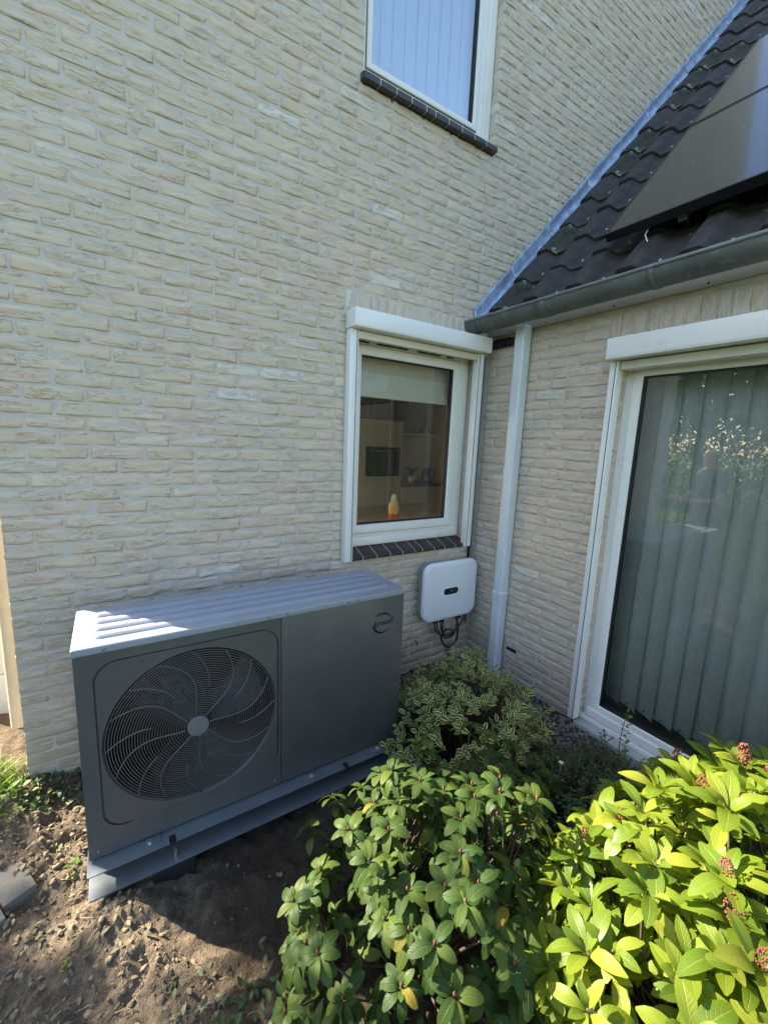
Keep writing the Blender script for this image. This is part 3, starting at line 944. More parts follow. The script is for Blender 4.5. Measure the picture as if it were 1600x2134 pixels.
# fascia, gutter
fa = MB().box(-0.026, 0.004, -4.4, -0.004, 2.464, 2.60).build('fascia_board', 'fascia_paint', ext, bevel=0.003)
for yy in (-0.22, -0.50, -0.93, -1.37, -1.8, -2.2):
    MB().tube([(-0.026, yy, 2.478), (-0.029, yy, 2.478)], 0.005, 8).build('screw', 'hole_dark', fa)
GC, GR = (-0.190, 2.532), 0.073
gm = MB()
N = 18
ys = [-0.012] + [-0.012 - 0.55 * t for t in range(1, 8)] + [-4.42]
vs = []; fs = []
for y in ys:
    for t in range(N + 1):
        a = PI + PI * t / N
        vs.append((GC[0] + GR * math.cos(a), y, GC[1] + GR * math.sin(a)))
    for t in range(N, -1, -1):
        a = PI + PI * t / N
        vs.append((GC[0] + (GR - 0.003) * math.cos(a), y, GC[1] + (GR - 0.003) * math.sin(a)))
W2 = 2 * (N + 1)
for j in range(len(ys) - 1):
    for t in range(W2):
        t2 = (t + 1) % W2
        fs.append((j * W2 + t, j * W2 + t2, (j + 1) * W2 + t2, (j + 1) * W2 + t))
gm.add(vs, fs)
cap = [(GC[0] + GR * math.cos(PI + PI * t / N), -0.010, GC[1] + GR * math.sin(PI + PI * t / N)) for t in range(N + 1)]
gm.add(cap, [tuple(range(N + 1))])
gut = gm.build('gutter', 'zinc', ext, smooth=True, shade_angle=R(40))
gut['label'] = 'dark grey half round gutter along the eaves'
MB().tube([(GC[0] - GR - 0.002, -0.012, GC[1] + 0.004), (GC[0] - GR - 0.002, -4.42, GC[1] + 0.004)], 0.0085, 10).build('gutter_bead', 'zinc_light', gut, smooth=True)
for yy in (-0.13, -0.62, -1.22, -1.85, -2.5):
    b = MB(); pts = []
    for t in range(13):
        a = PI + 0.05 + (PI - 0.1) * t / 12
        pts.append((GC[0] + (GR + 0.004) * math.cos(a), yy, GC[1] + (GR + 0.004) * math.sin(a)))
    w = 0.014 if yy not in (-0.62, -1.85) else 0.035
    vv = [(p[0], yy - w, p[2]) for p in pts] + [(p[0], yy + w, p[2]) for p in pts]
    b.add(vv, [(i, i + 1, 13 + i + 1, 13 + i) for i in range(12)])
    o = b.build('bracket', 'zinc', gut, smooth=True)
    s = o.modifiers.new('thick', 'SOLIDIFY'); s.thickness = 0.004; s.offset = 1

# square downpipe
def square_pipe(m, x0, x1, y0, y1, z0, z1): return m.box(x0, x1, y0, y1, z0, z1)
dpx = MB().box(-0.090, -0.012, -0.386, -0.310, -0.05, 2.485).build('downpipe', 'pipe_pvc', ext, bevel=0.012, segs=3)
dpx['label'] = 'pale square downpipe beside the inside corner'
MB().box(-0.095, -0.010, -0.391, -0.305, 0.625, 0.665).build('collar', 'pipe_pvc', dpx, bevel=0.010, segs=3)
MB().box(-0.093, -0.011, -0.389, -0.307, 0.60, 0.623).build('collar', 'pipe_pvc', dpx, bevel=0.010, segs=3)

# roof: deck, tiles, lead
sl_len = math.hypot(1, ROOF_K)
S = Vector((1, 0, ROOF_K)) / sl_len
NRM = Vector((-ROOF_K, 0, 1)) / sl_len
def roof_pt(x, y, off=0.0):
    return Vector((x, y, ROOF_Z0 + ROOF_K * x)) + NRM * off
RX1 = 3.50
deck = MB()
q = [roof_pt(-0.10, 0.0, -0.10), roof_pt(RX1, 0.0, -0.10), roof_pt(RX1, -4.45, -0.10), roof_pt(-0.10, -4.45, -0.10),
     roof_pt(-0.10, 0.0, -0.16), roof_pt(RX1, 0.0, -0.16), roof_pt(RX1, -4.45, -0.16), roof_pt(-0.10, -4.45, -0.16)]
deck.add(q, [(3, 2, 1, 0), (4, 5, 6, 7), (0, 1, 5, 4), (1, 2, 6, 5), (2, 3, 7, 6), (3, 0, 4, 7)])
z_r = roof_pt(RX1, 0, -0.1).z
deck.add([(RX1 + 0.01, -0.01, z_r), (2 * RX1, -0.01, 2.4), (2 * RX1, -4.45, 2.4), (RX1 + 0.01, -4.45, z_r)], [(0, 1, 2, 3)])
roof = deck.build('roof', 'hole_dark', ext)
TW, TL, EXPO = 0.30, 0.405, 0.33
def tile_profile(t):
    """interlocking pantile: a round roll on one side, a shallow pan on the other"""
    return 0.056 * (sstep(0.0, 0.14, t) - sstep(0.36, 0.54, t)) - 0.004 * math.sin(PI * max(0, (t - 0.6) / 0.4)) + 0.014 * sstep(0.93, 1.0, t)
def tile_mesh(seed):
    r = random.Random(seed)
    NU, NV = 22, 3
    top, bot = [], []
    for j in range(NV + 1):
        for i in range(NU + 1):
            t = i / NU
            s = j / NV * TL
            h = tile_profile(t) + 0.0015 * noise.noise(Vector((t * 5, s * 9, seed)))
            lift = 0.030 * (1 - j / NV) - 0.004
            round_ = -0.005 if j == 0 else 0
            e = 0.004 * noise.noise(Vector((t * 7, seed * 2.2, 1))) if j == 0 else 0
            top.append((s + e + (0.004 if j == 0 else 0) * 0, t * (TW + 0.018), h + lift + round_))
            bot.append((s + e, t * (TW + 0.018), h + lift - 0.024))
        if j == 0:
            pass
    n = len(top)
    fs = []
    for j in range(NV):
        for i in range(NU):
            a = j * (NU + 1) + i
            fs.append((a, a + 1, a + NU + 2, a + NU + 1))
            fs.append((n + a + NU + 1, n + a + NU + 2, n + a + 1, n + a))
    for i in range(NU):
        fs.append((i + 1, i, n + i, n + i + 1))
    for j in range(NV):
        a, b = j * (NU + 1), (j + 1) * (NU + 1)
        fs.append((a, b, n + b, n + a))
        a, b = a + NU, b + NU
        fs.append((b, a, n + a, n + b))
    me = bpy.data.meshes.new('roof_tile')
    # local frame: x up the slope, y to the right (world -y), z along the normal
    me.from_pydata([(v[0], -v[1], v[2]) for v in top + bot], [], [f[::-1] for f in fs])
    me.polygons.foreach_set('use_smooth', [True] * len(me.polygons))
    me.materials.append(MATS['roof_tile'])
    me.set_sharp_from_angle(angle=R(55))
    return me
tms = [tile_mesh(k) for k in range(6)]
tms_m = []
for k in range(3):
    t = tms[k].copy(); t.materials.clear(); t.materials.append(MATS['roof_tile_mossy']); tms_m.append(t)
RB = Matrix(((S.x, 0, NRM.x, 0), (0, 1, 0, 0), (S.z, 0, NRM.z, 0), (0, 0, 0, 1)))
for row in range(16):
    x = -0.065 + 0.2243 * row
    for c in range(11):
        y = -0.015 - c * TW
        mossy = (c == 0 and rng.random() < 0.45) or rng.random() < 0.08
        o = bpy.data.objects.new('roof_tile', rng.choice(tms_m if mossy else tms))
        link(o, roof)
        p = roof_pt(x, y, -0.050 + rng.uniform(-0.003, 0.003))
        o.matrix_basis = Matrix.Translation(p) @ RB @ Matrix.Rotation(rng.uniform(-0.012, 0.012), 4, 'Z') @ Matrix.Rotation(rng.uniform(-0.008, 0.008), 4, 'X')
# lead sheets stepped down the junction with the wall
xs = -0.15
segs = [(-0.14, 0.26), (0.20, 0.62), (0.55, 1.06), (0.98, 1.75), (1.68, 2.30), (2.22, 2.90), (2.82, 3.5)]
for k, (xa, xb) in enumerate(segs):
    V = []; F = []
    NS, NT = 26, 8
    lift = 0.004 * (len(segs) - k) * 0.0
    for i in range(NS + 1):
        t = i / NS
        x = xa + (xb - xa) * t
        curve = (1 - t) ** 6
        for j in range(NT + 1):
            s = j / NT
            # s 0..0.65 up-stand on the wall, then dressed over the tiles
            h = 0.094 - 0.088 * min(1, s / 0.62) + 0.004 * noise.noise(Vector((x * 7, k, 3)))
            if s < 0.62:
                yy = -0.010 - 0.006 * noise.noise(Vector((x * 5, s * 4, k))) - 0.012 * max(0, (s - 0.4) / 0.22) ** 2
            else:
                yy = -0.022 - (s - 0.62) / 0.38 * (0.050 + 0.010 * math.sin(x * 28 + k))
                h = 0.002 + 0.010 * noise.noise(Vector((x * 14, 2, k))) - 0.006 * (s - 0.62)
            cut = 0.05 * (s - 0.5) ** 2 * curve * 4
            p = roof_pt(x + cut * S.x, yy, h + 0.006 * (1 - t) * (k < len(segs)))
            V.append(p)
    for i in range(NS):
        for j in range(NT):
            a = i * (NT + 1) + j
            F.append((a, a + NT + 1, a + NT + 2, a + 1))
    o = MB().add(V, F).build('lead_sheet', 'lead', roof, smooth=True)
    so = o.modifiers.new('thick', 'SOLIDIFY'); so.thickness = 0.003; so.offset = -1

# ------------------------------------------------------------------ solar panels
def panel(x0, x1, y0, y1, label):
    t = thing('solar_panel', label, 'solar panel', roof_pt(x0, y0, 0.09), 'solar panels on the extension roof')
    def slab(xa, xb, ya, yb, o0, o1):
        q = [roof_pt(x, y, o) for o in (o0, o1) for (x, y) in ((xa, ya), (xb, ya), (xb, yb), (xa, yb))]
        return MB().add(q, [(0, 1, 2, 3), (7, 6, 5, 4), (0, 4, 5, 1), (1, 5, 6, 2), (2, 6, 7, 3), (3, 7, 4, 0)])
    f = 0.010
    slab(x0 + f, x1 - f, y0 - f * 1.4, y1 + f * 1.4, 0.088, 0.1185).build('glass_sheet', 'panel_glass', t)
    slab(x0, x1, y0, y0 - f * 1.4, 0.072, 0.120).build('frame_rail', 'panel_frame', t)
    slab(x0, x1, y1 + f * 1.4, y1, 0.072, 0.120).build('frame_rail', 'panel_frame', t)
    slab(x0, x0 + f, y0 - f * 1.4, y1 + f * 1.4, 0.072, 0.120).build('frame_rail', 'panel_frame', t)
    slab(x1 - f, x1, y0 - f * 1.4, y1 + f * 1.4, 0.072, 0.120).build('frame_rail', 'panel_frame', t)
    for yy in (y0 - 0.35, y1 + 0.35):
        slab(x0 + 0.012, x1 - 0.02, yy, yy - 0.04, 0.035, 0.084).build('mounting_rail', 'zinc', t)
panel(0.115, 0.880, -0.79, -2.51, 'lower black solar panel, its edge just above the gutter')
panel(0.892, 1.655, -0.79, -2.51, 'upper black solar panel, beyond the thin joint line')
hk = MB().tube([roof_pt(0.16, -1.02, 0.085), roof_pt(0.10, -1.00, 0.05), roof_pt(0.09, -1.01, 0.02)], 0.004, 6).build('roof_hook', 'bolt_steel')
tag(hk, 'small bright metal hook under the lower solar panel', 'hook')

# ------------------------------------------------------------------ heat pump
PX0, PX1, PY0, PY1, PZ0, PZ1 = -2.530, -1.160, -0.680, -0.305, 0.135, 0.965
hp = thing('heat_pump', 'grey outdoor heat pump with one large round fan grille standing by the brick wall', 'heat pump', (-1.845, -0.49, 0.0))
FC, FRD = (-2.148, 0.556), 0.312
SPL = -1.806
LID = 0.028
ztop = PZ1 - LID
def polar_rect(cx, cz, x0, x1, z0, z1, a):
    c, s = math.cos(a), math.sin(a)
    t = 1e9
    if c > 1e-9: t = min(t, (x1 - cx) / c)
    if c < -1e-9: t = min(t, (x0 - cx) / c)
    if s > 1e-9: t = min(t, (z1 - cz) / s)
    if s < -1e-9: t = min(t, (z0 - cz) / s)
    return cx + c * t, cz + s * t
def polar_rrect(cx, cz, x0, x1, z0, z1, r, a):
    c, s = math.cos(a), math.sin(a)
    lo, hi = 0.0, 1.0
    for _ in range(30):
        m_ = (lo + hi) / 2
        x, z = cx + c * m_, cz + s * m_
        dx = max(x0 + r - x, 0, x - (x1 - r)); dz = max(z0 + r - z, 0, z - (z1 - r))
        ins = (x0 <= x <= x1 and z0 <= z <= z1 and (dx == 0 or dz == 0 or dx * dx + dz * dz <= r * r))
        if ins: lo = m_
        else: hi = m_
    return cx + c * lo, cz + s * lo
NA = 160
angs = sorted([2 * PI * k / NA for k in range(NA)] + [math.atan2(zz - FC[1], xx - FC[0]) % (2 * PI) for xx in (PX0, SPL - 0.0015) for zz in (PZ0, ztop)])
NAA = len(angs)
rr0 = (-2.479, -1.817, 0.232, 0.902)
rings = []
for kind in range(7):
    ring = []
    for a in angs:
        if kind == 0:
            x, z = polar_rect(FC[0], FC[1], PX0, SPL - 0.0015, PZ0, ztop, a); d = 0
        elif kind <= 4:
            ins = 0.0 if kind <= 2 else 0.006
            x, z = polar_rrect(FC[0], FC[1], rr0[0] + ins, rr0[1] - ins, rr0[2] + ins, rr0[3] - ins, 0.075, a)
            g = sstep(0.245, 0.29, z) if x > -2.40 else 1.0
            d = 0.010 * g if kind in (2, 3) else 0.0
            if kind in (1, 2): pass
        elif kind == 5:
            x, z = FC[0] + (FRD + 0.008) * math.cos(a), FC[1] + (FRD + 0.008) * math.sin(a); d = 0
        else:
            x, z = FC[0] + FRD * math.cos(a), FC[1] + FRD * math.sin(a); d = 0.012
        ring.append((x, PY0 + d, z))
    rings.append(ring)
fm = MB()
fv = [v for r_ in rings for v in r_]
ff = []
for k in range(6):
    for i in range(NAA):
        i2 = (i + 1) % NAA
        ff.append((k * NAA + i, (k + 1) * NAA + i, (k + 1) * NAA + i2, k * NAA + i2))
fm.add(fv, [f[::-1] for f in ff])
fm.build('front_panel', 'pump_grey', hp, smooth=True, shade_angle=R(25))
bbox('service_panel', (SPL + 0.0015, PX1, PY0, PY0 + 0.02, PZ0, ztop), 'pump_grey', hp, 0.003)
shell = MB()
shell.box(PX0, PX0 + 0.004, PY0 + 0.001, PY1, PZ0, ztop).box(PX1 - 0.004, PX1, PY0 + 0.021, PY1, PZ0, ztop)
shell.box(PX0 + 0.004, PX1 - 0.004, PY0 + 0.022, PY1, PZ0 + 0.001, PZ0 + 0.01)
shell.box(SPL, PX1 - 0.004, PY0 + 0.03, PY1, PZ0 + 0.02, ztop - 0.002)
shell.build('side_casing', 'pump_grey', hp, bevel=0.002)
# coil across the back behind the fan
bbox('coil', (PX0 + 0.02, SPL - 0.01, PY1 - 0.03, PY1 - 0.002, PZ0 + 0.02, ztop - 0.005), 'fan_black', hp, 0.0)
# shroud
MB().lathe((FC[0], 0, FC[1]), [(FRD, PY0 + 0.012), (FRD - 0.004, PY0 + 0.03), (FRD - 0.006, PY0 + 0.16)], 64, 'y').build('fan_shroud', 'fan_black', hp, smooth=True)
# lid with pressed ribs
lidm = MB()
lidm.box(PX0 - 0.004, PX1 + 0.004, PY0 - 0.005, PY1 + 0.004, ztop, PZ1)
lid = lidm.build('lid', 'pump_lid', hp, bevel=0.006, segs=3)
for yy in (-0.605, -0.535, -0.465, -0.395):
    r_ = MB()
    n_ = 10; vs = []
    xa, xb, hw = -2.475, -1.215, 0.021
    outer = [(xa + hw - hw * math.cos(t), yy - hw * math.sin(t)) for t in [PI / 2 - PI * k / n_ for k in range(n_ + 1)]]
    outer = [(xa + hw + hw * math.cos(PI / 2 + PI * k / n_), yy + hw * math.sin(PI / 2 + PI * k / n_)) for k in range(n_ + 1)] + \
            [(xb - hw + hw * math.cos(-PI / 2 + PI * k / n_), yy + hw * math.sin(-PI / 2 + PI * k / n_)) for k in range(n_ + 1)]
    cx_ = (xa + xb) / 2
    inner = [(cx_ + (x - cx_) * (1 - 0.012), yy + (y - yy) * 0.45) for x, y in outer]
    n2 = len(outer)
    r_.add([(x, y, PZ1 - 0.001) for x, y in outer] + [(x, y, PZ1 + 0.0115) for x, y in inner],
           [(i, (i + 1) % n2, n2 + (i + 1) % n2, n2 + i) for i in range(n2)] + [tuple(range(n2, 2 * n2))])
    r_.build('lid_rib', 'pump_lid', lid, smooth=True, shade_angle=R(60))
for xx in (-2.44, -1.86, -1.781, -1.484, -1.433):
    MB().lathe((xx, 0, PZ1 - 0.014), [(0.0055, PY0 - 0.005), (0.0055, PY0 - 0.0085), (0.003, PY0 - 0.0095), (0.0001, PY0 - 0.0095)], 12, 'y').build('screw', 'pump_rail', lid, smooth=True)
for xx, zz in ((-2.50, 0.16), (-1.835, 0.16), (-1.19, 0.16)):
    MB().lathe((xx, 0, zz), [(0.005, PY0), (0.005, PY0 - 0.003), (0.0001, PY0 - 0.004)], 10, 'y').build('screw', 'pump_rail', hp, smooth=True)
# grille
gr = MB()
NR = 29
for k in range(NR):
    r_ = 0.050 + (FRD - 0.052) * k / (NR - 1)
    nseg = 72
    bul = -0.012 * (1 - (r_ / FRD) ** 2)
    pts = []
    vs = []
    for i in range(nseg):
        a = 2 * PI * i / nseg
        for (dr_, dy) in ((0.0022, 0), (0, -0.0022), (-0.0022, 0), (0, 0.0022)):
            vs.append((FC[0] + (r_ + dr_) * math.cos(a), PY0 + 0.004 + bul + dy, FC[1] + (r_ + dr_) * math.sin(a)))
    fs = []
    for i in range(nseg):
        i2 = (i + 1) % nseg
        for c in range(4):
            c2 = (c + 1) % 4
            fs.append((i * 4 + c, i * 4 + c2, i2 * 4 + c2, i2 * 4 + c))
    gr.add(vs, fs)
gro = gr.build('fan_grille', 'grille_wire', hp, smooth=True)
for k in range(16):
    t0 = 2 * PI * k / 16 + 0.12
    long_ = k % 2 == 0
    r0, r1 = (0.040, FRD - 0.001) if long_ else (0.165, FRD - 0.001)
    pts = []
    for i in range(15):
        t = i / 14
        r_ = r0 + (r1 - r0) * t
        f = (r_ - 0.04) / (FRD - 0.04)
        a = t0 + 0.30 * f - 0.24 * math.sin(PI * f) * (1 if long_ else 0.6)
        pts.append((FC[0] + r_ * math.cos(a), PY0 + 0.0005 - 0.012 * (1 - (r_ / FRD) ** 2), FC[1] + r_ * math.sin(a)))
    MB().tube(pts, 0.0026, 6).build('spoke', 'grille_wire', gro, smooth=True)
MB().lathe((FC[0], 0, FC[1]), [(0.041, PY0 + 0.0), (0.041, PY0 - 0.014), (0.038, PY0 - 0.018), (0.0001, PY0 - 0.0185)], 36, 'y').build('hub_cap', 'hub_grey', hp, smooth=True, shade_angle=R(40))
for k in range(3):
    V = []; F = []
    for i in range(13):
        for j in range(7):
            rr_ = 0.06 + 0.235 * i / 12
            sw = 0.95 - 0.25 * i / 12
            a = 2 * PI * k / 3 + 0.35 * i / 12 + (j / 6 - 0.5) * sw * 1.2
            V.append((FC[0] + rr_ * math.cos(a), PY0 + 0.055 + 0.085 * (j / 6), FC[1] + rr_ * math.sin(a)))
    for i in range(12):
        for j in range(6):
            a = i * 7 + j
            F.append((a, a + 1, a + 8, a + 7))
    o = MB().add(V, F).build('fan_blade', 'fan_blade', hp, smooth=True)
    so = o.modifiers.new('thick', 'SOLIDIFY'); so.thickness = 0.004
MB().lathe((FC[0], 0, FC[1]), [(0.0001, PY0 + 0.05), (0.06, PY0 + 0.055), (0.065, PY0 + 0.14), (0.065, PY0 + 0.26)], 28, 'y').build('fan_motor', 'fan_black', hp, smooth=True, shade_angle=R(40))
# pale bars painted as light glinting through fins deep behind the grille
st = MB()
for k in range(4):
    st.box(-2.17 + 0.032 * k, -2.148 + 0.032 * k, PY0 + 0.15, PY0 + 0.152, 0.385, 0.412)
st.box(-2.19, -2.03, PY0 + 0.15, PY0 + 0.152, 0.352, 0.358)
st.build('fan_glint', 'glint_blue', hp)
# lettering
def text_mesh(name, s, size, mat, parent, loc, shear=0.35, sx=1.0, rot=0.0):
    c = bpy.data.curves.new(name, 'FONT')
    c.body = s; c.size = size; c.shear = shear; c.extrude = 0.0004
    c.align_x = 'CENTER'; c.align_y = 'CENTER'
    t = bpy.data.objects.new(name + '_tmp', c)
    COL.objects.link(t)
    dg = bpy.context.evaluated_depsgraph_get()
    me = bpy.data.meshes.new_from_object(t.evaluated_get(dg))
    bpy.data.objects.remove(t); bpy.data.curves.remove(c)
    me.materials.clear(); me.materials.append(MATS[mat])
    me.transform(Matrix.Translation(loc) @ Matrix.Rotation(PI / 2, 4, 'X') @ Matrix.Rotation(rot, 4, 'Z') @ Matrix.Diagonal((sx, 1, 1, 1)))
    return link(bpy.data.objects.new(name, me), parent)
LG = (-1.288, PY0 - 0.0008, 0.806)
text_mesh('lettering', 'Airwell', 0.046, 'logo_ink', hp, LG, 0.30, 0.92, 0.05)
def swoosh(a0, a1, wmax, taper):
    V = []; n_ = 26
    for i in range(n_ + 1):
        t = i / n_
        a = a0 + (a1 - a0) * t
        w = wmax * (math.sin(PI * t) ** 0.8 if taper == 0 else (1 - t) ** 0.7 if taper == 1 else t ** 0.7) + 0.0012
        for r_ in (0.056 - w, 0.056):
            V.append((LG[0] + r_ * math.cos(a), PY0 - 0.0008, LG[2] + r_ * 0.98 * math.sin(a)))
    return MB().add(V, [(2 * i, 2 * i + 1, 2 * i + 3, 2 * i + 2) for i in range(n_)])
swoosh(R(25), R(140), 0.010, 0).build('logo_swoosh', 'logo_ink', hp)
swoosh(R(195), R(325), 0.013, 1).build('logo_swoosh', 'logo_ink', hp)
# base rails
for (ya, yb, web) in ((-0.742, -0.60, -0.612), (-0.40, -0.28, -0.30)):
    r_ = MB()
    r_.box(PX0 - 0.006, PX1 + 0.014, ya, yb, 0.1215, 0.1265)
    r_.box(PX0 - 0.006, PX1 + 0.014, web - 0.002, web + 0.002, 0.042, 0.1215)
    r_.box(PX0 - 0.006, PX1 + 0.014, ya - 0.014, web - 0.004, 0.036, 0.042)
    rail = r_.build('base_rail', 'pump_rail', hp, bevel=0.0015)
    if web < -0.5:
        for xx in (-2.338, -1.668, -1.298):
            pl = bbox('foot_plate', (xx - 0.042, xx + 0.042, -0.728, -0.681, 0.127, 0.131), 'pump_rail', rail, 0.002)
            MB().lathe((xx, -0.703, 0.131), [(0.016, 0), (0.016, 0.002), (0.009, 0.0025), (0.009, 0.010), (0.0001, 0.0105)], 6).build('bolt', 'bolt_steel', rail)
        for xx in (-2.26, -1.495):
            bbox('slot', (xx - 0.012, xx + 0.012, -0.7425, -0.708, 0.1225, 0.1275), 'hole_dark', rail, 0.0)
        MB().tube([(-2.252, -0.728, 0.02), (-2.252, -0.728, 0.09)], 0.006, 8).build('bolt', 'bolt_steel', rail)
for xx in (-2.26, -1.50):
    bbox('rubber_foot', (xx - 0.075, xx + 0.075, -0.76, -0.24, -0.09, 0.0355), 'rubber', hp, 0.006)
bbox('drain_pan', (PX0 + 0.02, PX1 - 0.02, -0.66, -0.31, 0.1275, 0.134), 'fan_black', hp, 0.0)

# ------------------------------------------------------------------ inverter and its cables
inv = thing('inverter', 'white rounded solar inverter with small black display on the wall under the window', 'inverter', (-0.35, 0, 0.42))
def rr_outline(x0, x1, z0, z1, r, n=10):
    o = []
    for (cx, cz, a0) in ((x1 - r, z1 - r, 0), (x0 + r, z1 - r, PI / 2), (x0 + r, z0 + r, PI), (x1 - r, z0 + r, 3 * PI / 2)):
        for k in range(n + 1):
            a = a0 + PI / 2 * k / n
            o.append((cx + r * math.cos(a), cz + r * math.sin(a)))
    return o
def rr_solid(layers, mat, parent, name, n=10):
    """layers: (inset, y) from front to back of a rounded slab"""
    x0, x1, z0, z1, r, L = layers
    m_ = MB(); vs = []; fs = []
    for (ins, y) in L:
        for (x, z) in rr_outline(x0 + ins, x1 - ins, z0 + ins, z1 - ins, max(0.004, r - ins), n):
            vs.append((x, y, z))
    c = 4 * (n + 1)
    for j in range(len(L) - 1):
        for i in range(c):
            i2 = (i + 1) % c
            fs.append((j * c + i, j * c + i2, (j + 1) * c + i2, (j + 1) * c + i))
    fs.append(tuple(range(c - 1, -1, -1)))
    fs.append(tuple((len(L) - 1) * c + i for i in range(c)))
    return m_.add(vs, fs).build(name, mat, parent, smooth=True, shade_angle=R(35))
IX0, IX1, IZ0, IZ1 = -0.577, -0.068, 0.417, 0.858
rr_solid((IX0, IX1, IZ0, IZ1, 0.078, [(0.030, -0.1310), (0.012, -0.1285), (0.004, -0.123), (0.0, -0.115), (0.0, -0.098), (0.003, -0.094)]), 'inverter_white', inv, 'front_cover')
rr_solid((IX0 + 0.014, IX1 - 0.014, IZ0 + 0.014, IZ1 - 0.014, 0.066, [(0, -0.093), (0, -0.040), (0.03, -0.034), (0.03, -0.004)]), 'inverter_back', inv, 'heat_sink')
dsp = rr_solid((-0.398, -0.262, 0.612, 0.660, 0.0235, [(0, -0.1332), (0, -0.127)]), 'display_black', inv, 'display', 8)
mk = MB()
for k in range(5):
    a = R(30 + 30 * k)
    mk.tube([(-0.328 + 0.004 * math.cos(a), -0.1338, 0.633 + 0.004 * math.sin(a)), (-0.328 + 0.011 * math.cos(a), -0.1338, 0.633 + 0.011 * math.sin(a))], 0.0014, 5)
mk.build('emblem', 'mark_grey', dsp)
for xx in (-0.42, -0.395, -0.36, -0.335, -0.20, -0.175):
    MB().tube([(xx, -0.070, IZ0 + 0.022), (xx, -0.070, IZ0 - 0.040)], 0.0105 if xx < -0.25 else 0.017, 10).build('cable_gland', 'cable_black', inv, smooth=True, shade_angle=R(40))
def smooth_path(pts, n=6):
    P = [Vector(p) for p in pts]; out = []
    for i in range(len(P) - 1):
        p0, p1, p2, p3 = P[max(i - 1, 0)], P[i], P[i + 1], P[min(i + 2, len(P) - 1)]
        for k in range(n):
            t = k / n
            out.append(0.5 * ((2 * p1) + (p2 - p0) * t + (2 * p0 - 5 * p1 + 4 * p2 - p3) * t * t + (3 * p1 - p0 - 3 * p2 + p3) * t ** 3))
    return out + [P[-1]]
def cable(pts, r, mat, label):
    o = MB().tube(smooth_path(pts), r, 7).build('cable', mat, None, smooth=True)
    tag(o, label, 'cable', 'cables under the inverter')
cable([(-0.42, -0.070, 0.385), (-0.413, -0.085, 0.326), (-0.363, -0.08, 0.281), (-0.313, -0.07, 0.255), (-0.251, -0.065, 0.241), (-0.203, -0.06, 0.255), (-0.168, -0.055, 0.277), (-0.122, -0.05, 0.322), (-0.09, -0.04, 0.37), (-0.062, -0.03, 0.50)], 0.0055, 'cable_black', 'thin black cable swinging from the left gland up to the corner conduit')
cable([(-0.395, -0.070, 0.385), (-0.39, -0.08, 0.33), (-0.345, -0.075, 0.275), (-0.30, -0.07, 0.262), (-0.25, -0.07, 0.262), (-0.21, -0.07, 0.285), (-0.195, -0.075, 0.33), (-0.19, -0.070, 0.385)], 0.005, 'cable_red', 'dark red cable hanging in a shallow bow under the inverter')
cable([(-0.36, -0.070, 0.385), (-0.36, -0.08, 0.34), (-0.335, -0.075, 0.290), (-0.293, -0.07, 0.299), (-0.243, -0.07, 0.289), (-0.21, -0.07, 0.257), (-0.23, -0.07, 0.235), (-0.30, -0.075, 0.236), (-0.335, -0.08, 0.28), (-0.338, -0.070, 0.385)], 0.0055, 'cable_black', 'black cable making the small upper loop below the inverter')
cable([(-0.20, -0.070, 0.385), (-0.18, -0.075, 0.30), (-0.176, -0.07, 0.234), (-0.185, -0.07, 0.186), (-0.219, -0.065, 0.154), (-0.256, -0.065, 0.148), (-0.313, -0.07, 0.187), (-0.345, -0.075, 0.244), (-0.33, -0.078, 0.285), (-0.29, -0.072, 0.305)], 0.0075, 'cable_black', 'thick black cable making the large round loop below the inverter')
o = MB().tube([(-0.222, -0.055, 0.155), (-0.208, -0.052, 0.09), (-0.20, -0.05, -0.03)], 0.016, 10).build('ground_conduit', 'conduit_grey', None, smooth=True)
tag(o, 'short grey conduit rising from the gravel below the cable loop', 'conduit')
o = MB().tube([(-0.048, -0.022, 0.30), (-0.048, -0.022, 2.33)], 0.010, 10).build('conduit', 'conduit_grey', None, smooth=True)
for zz in (0.6, 0.96, 1.9):
    MB().box(-0.062, -0.034, -0.034, -0.004, zz, zz + 0.018).build('clip', 'conduit_grey', o, bevel=0.003)
tag(o, 'light grey conduit running up the corner beside the window', 'conduit')
o = MB().tube([(-0.074, -0.018, 0.45), (-0.074, -0.018, 2.32)], 0.008, 10).build('conduit', 'cable_black', None, smooth=True)
tag(o, 'dark cable beside the light grey conduit in the corner', 'conduit')
o = MB().tube([(-0.533, 0.004, 0.236), (-0.533, -0.022, 0.236), (-0.533, -0.026, 0.205)], 0.004, 6).build('wall_hook', 'rubber', None, smooth=True)
tag(o, 'tiny dark hook in the brickwork between heat pump and inverter', 'hook')

# ------------------------------------------------------------------ blinds and kitchen
vb = thing('vertical_blind', 'grey green vertical slat blind behind the large glass door', 'blind', (0.28, -1.1, 0.1))
k = 0
u = 1.06
while u < 3.3:
    ang = R(-21 + rng.uniform(-8, 8))
    z0 = 0.115 + rng.uniform(-0.004, 0.004)
    V = []
    hw = 0.0635
    for i in range(7):
        t = i / 6 - 0.5
        for z in (z0, 2.2):
            V.append((0.26 + math.sin(ang) * t * 2 * hw + 0.012 * math.cos(t * PI), -(u + math.cos(ang) * t * 2 * hw), z))
    MB().add(V, [(2 * i, 2 * i + 2, 2 * i + 3, 2 * i + 1) for i in range(6)]).build('slat', 'blind_fabric', vb, smooth=True)
    if k:
        MB().tube(smooth_path([(0.27, -(u - 0.106), z0 + 0.03), (0.272, -(u - 0.053), z0 - 0.02), (0.27, -u, z0 + 0.03)], 5), 0.002, 5).build('chain', 'bolt_steel', vb)
    u += 0.100; k += 1
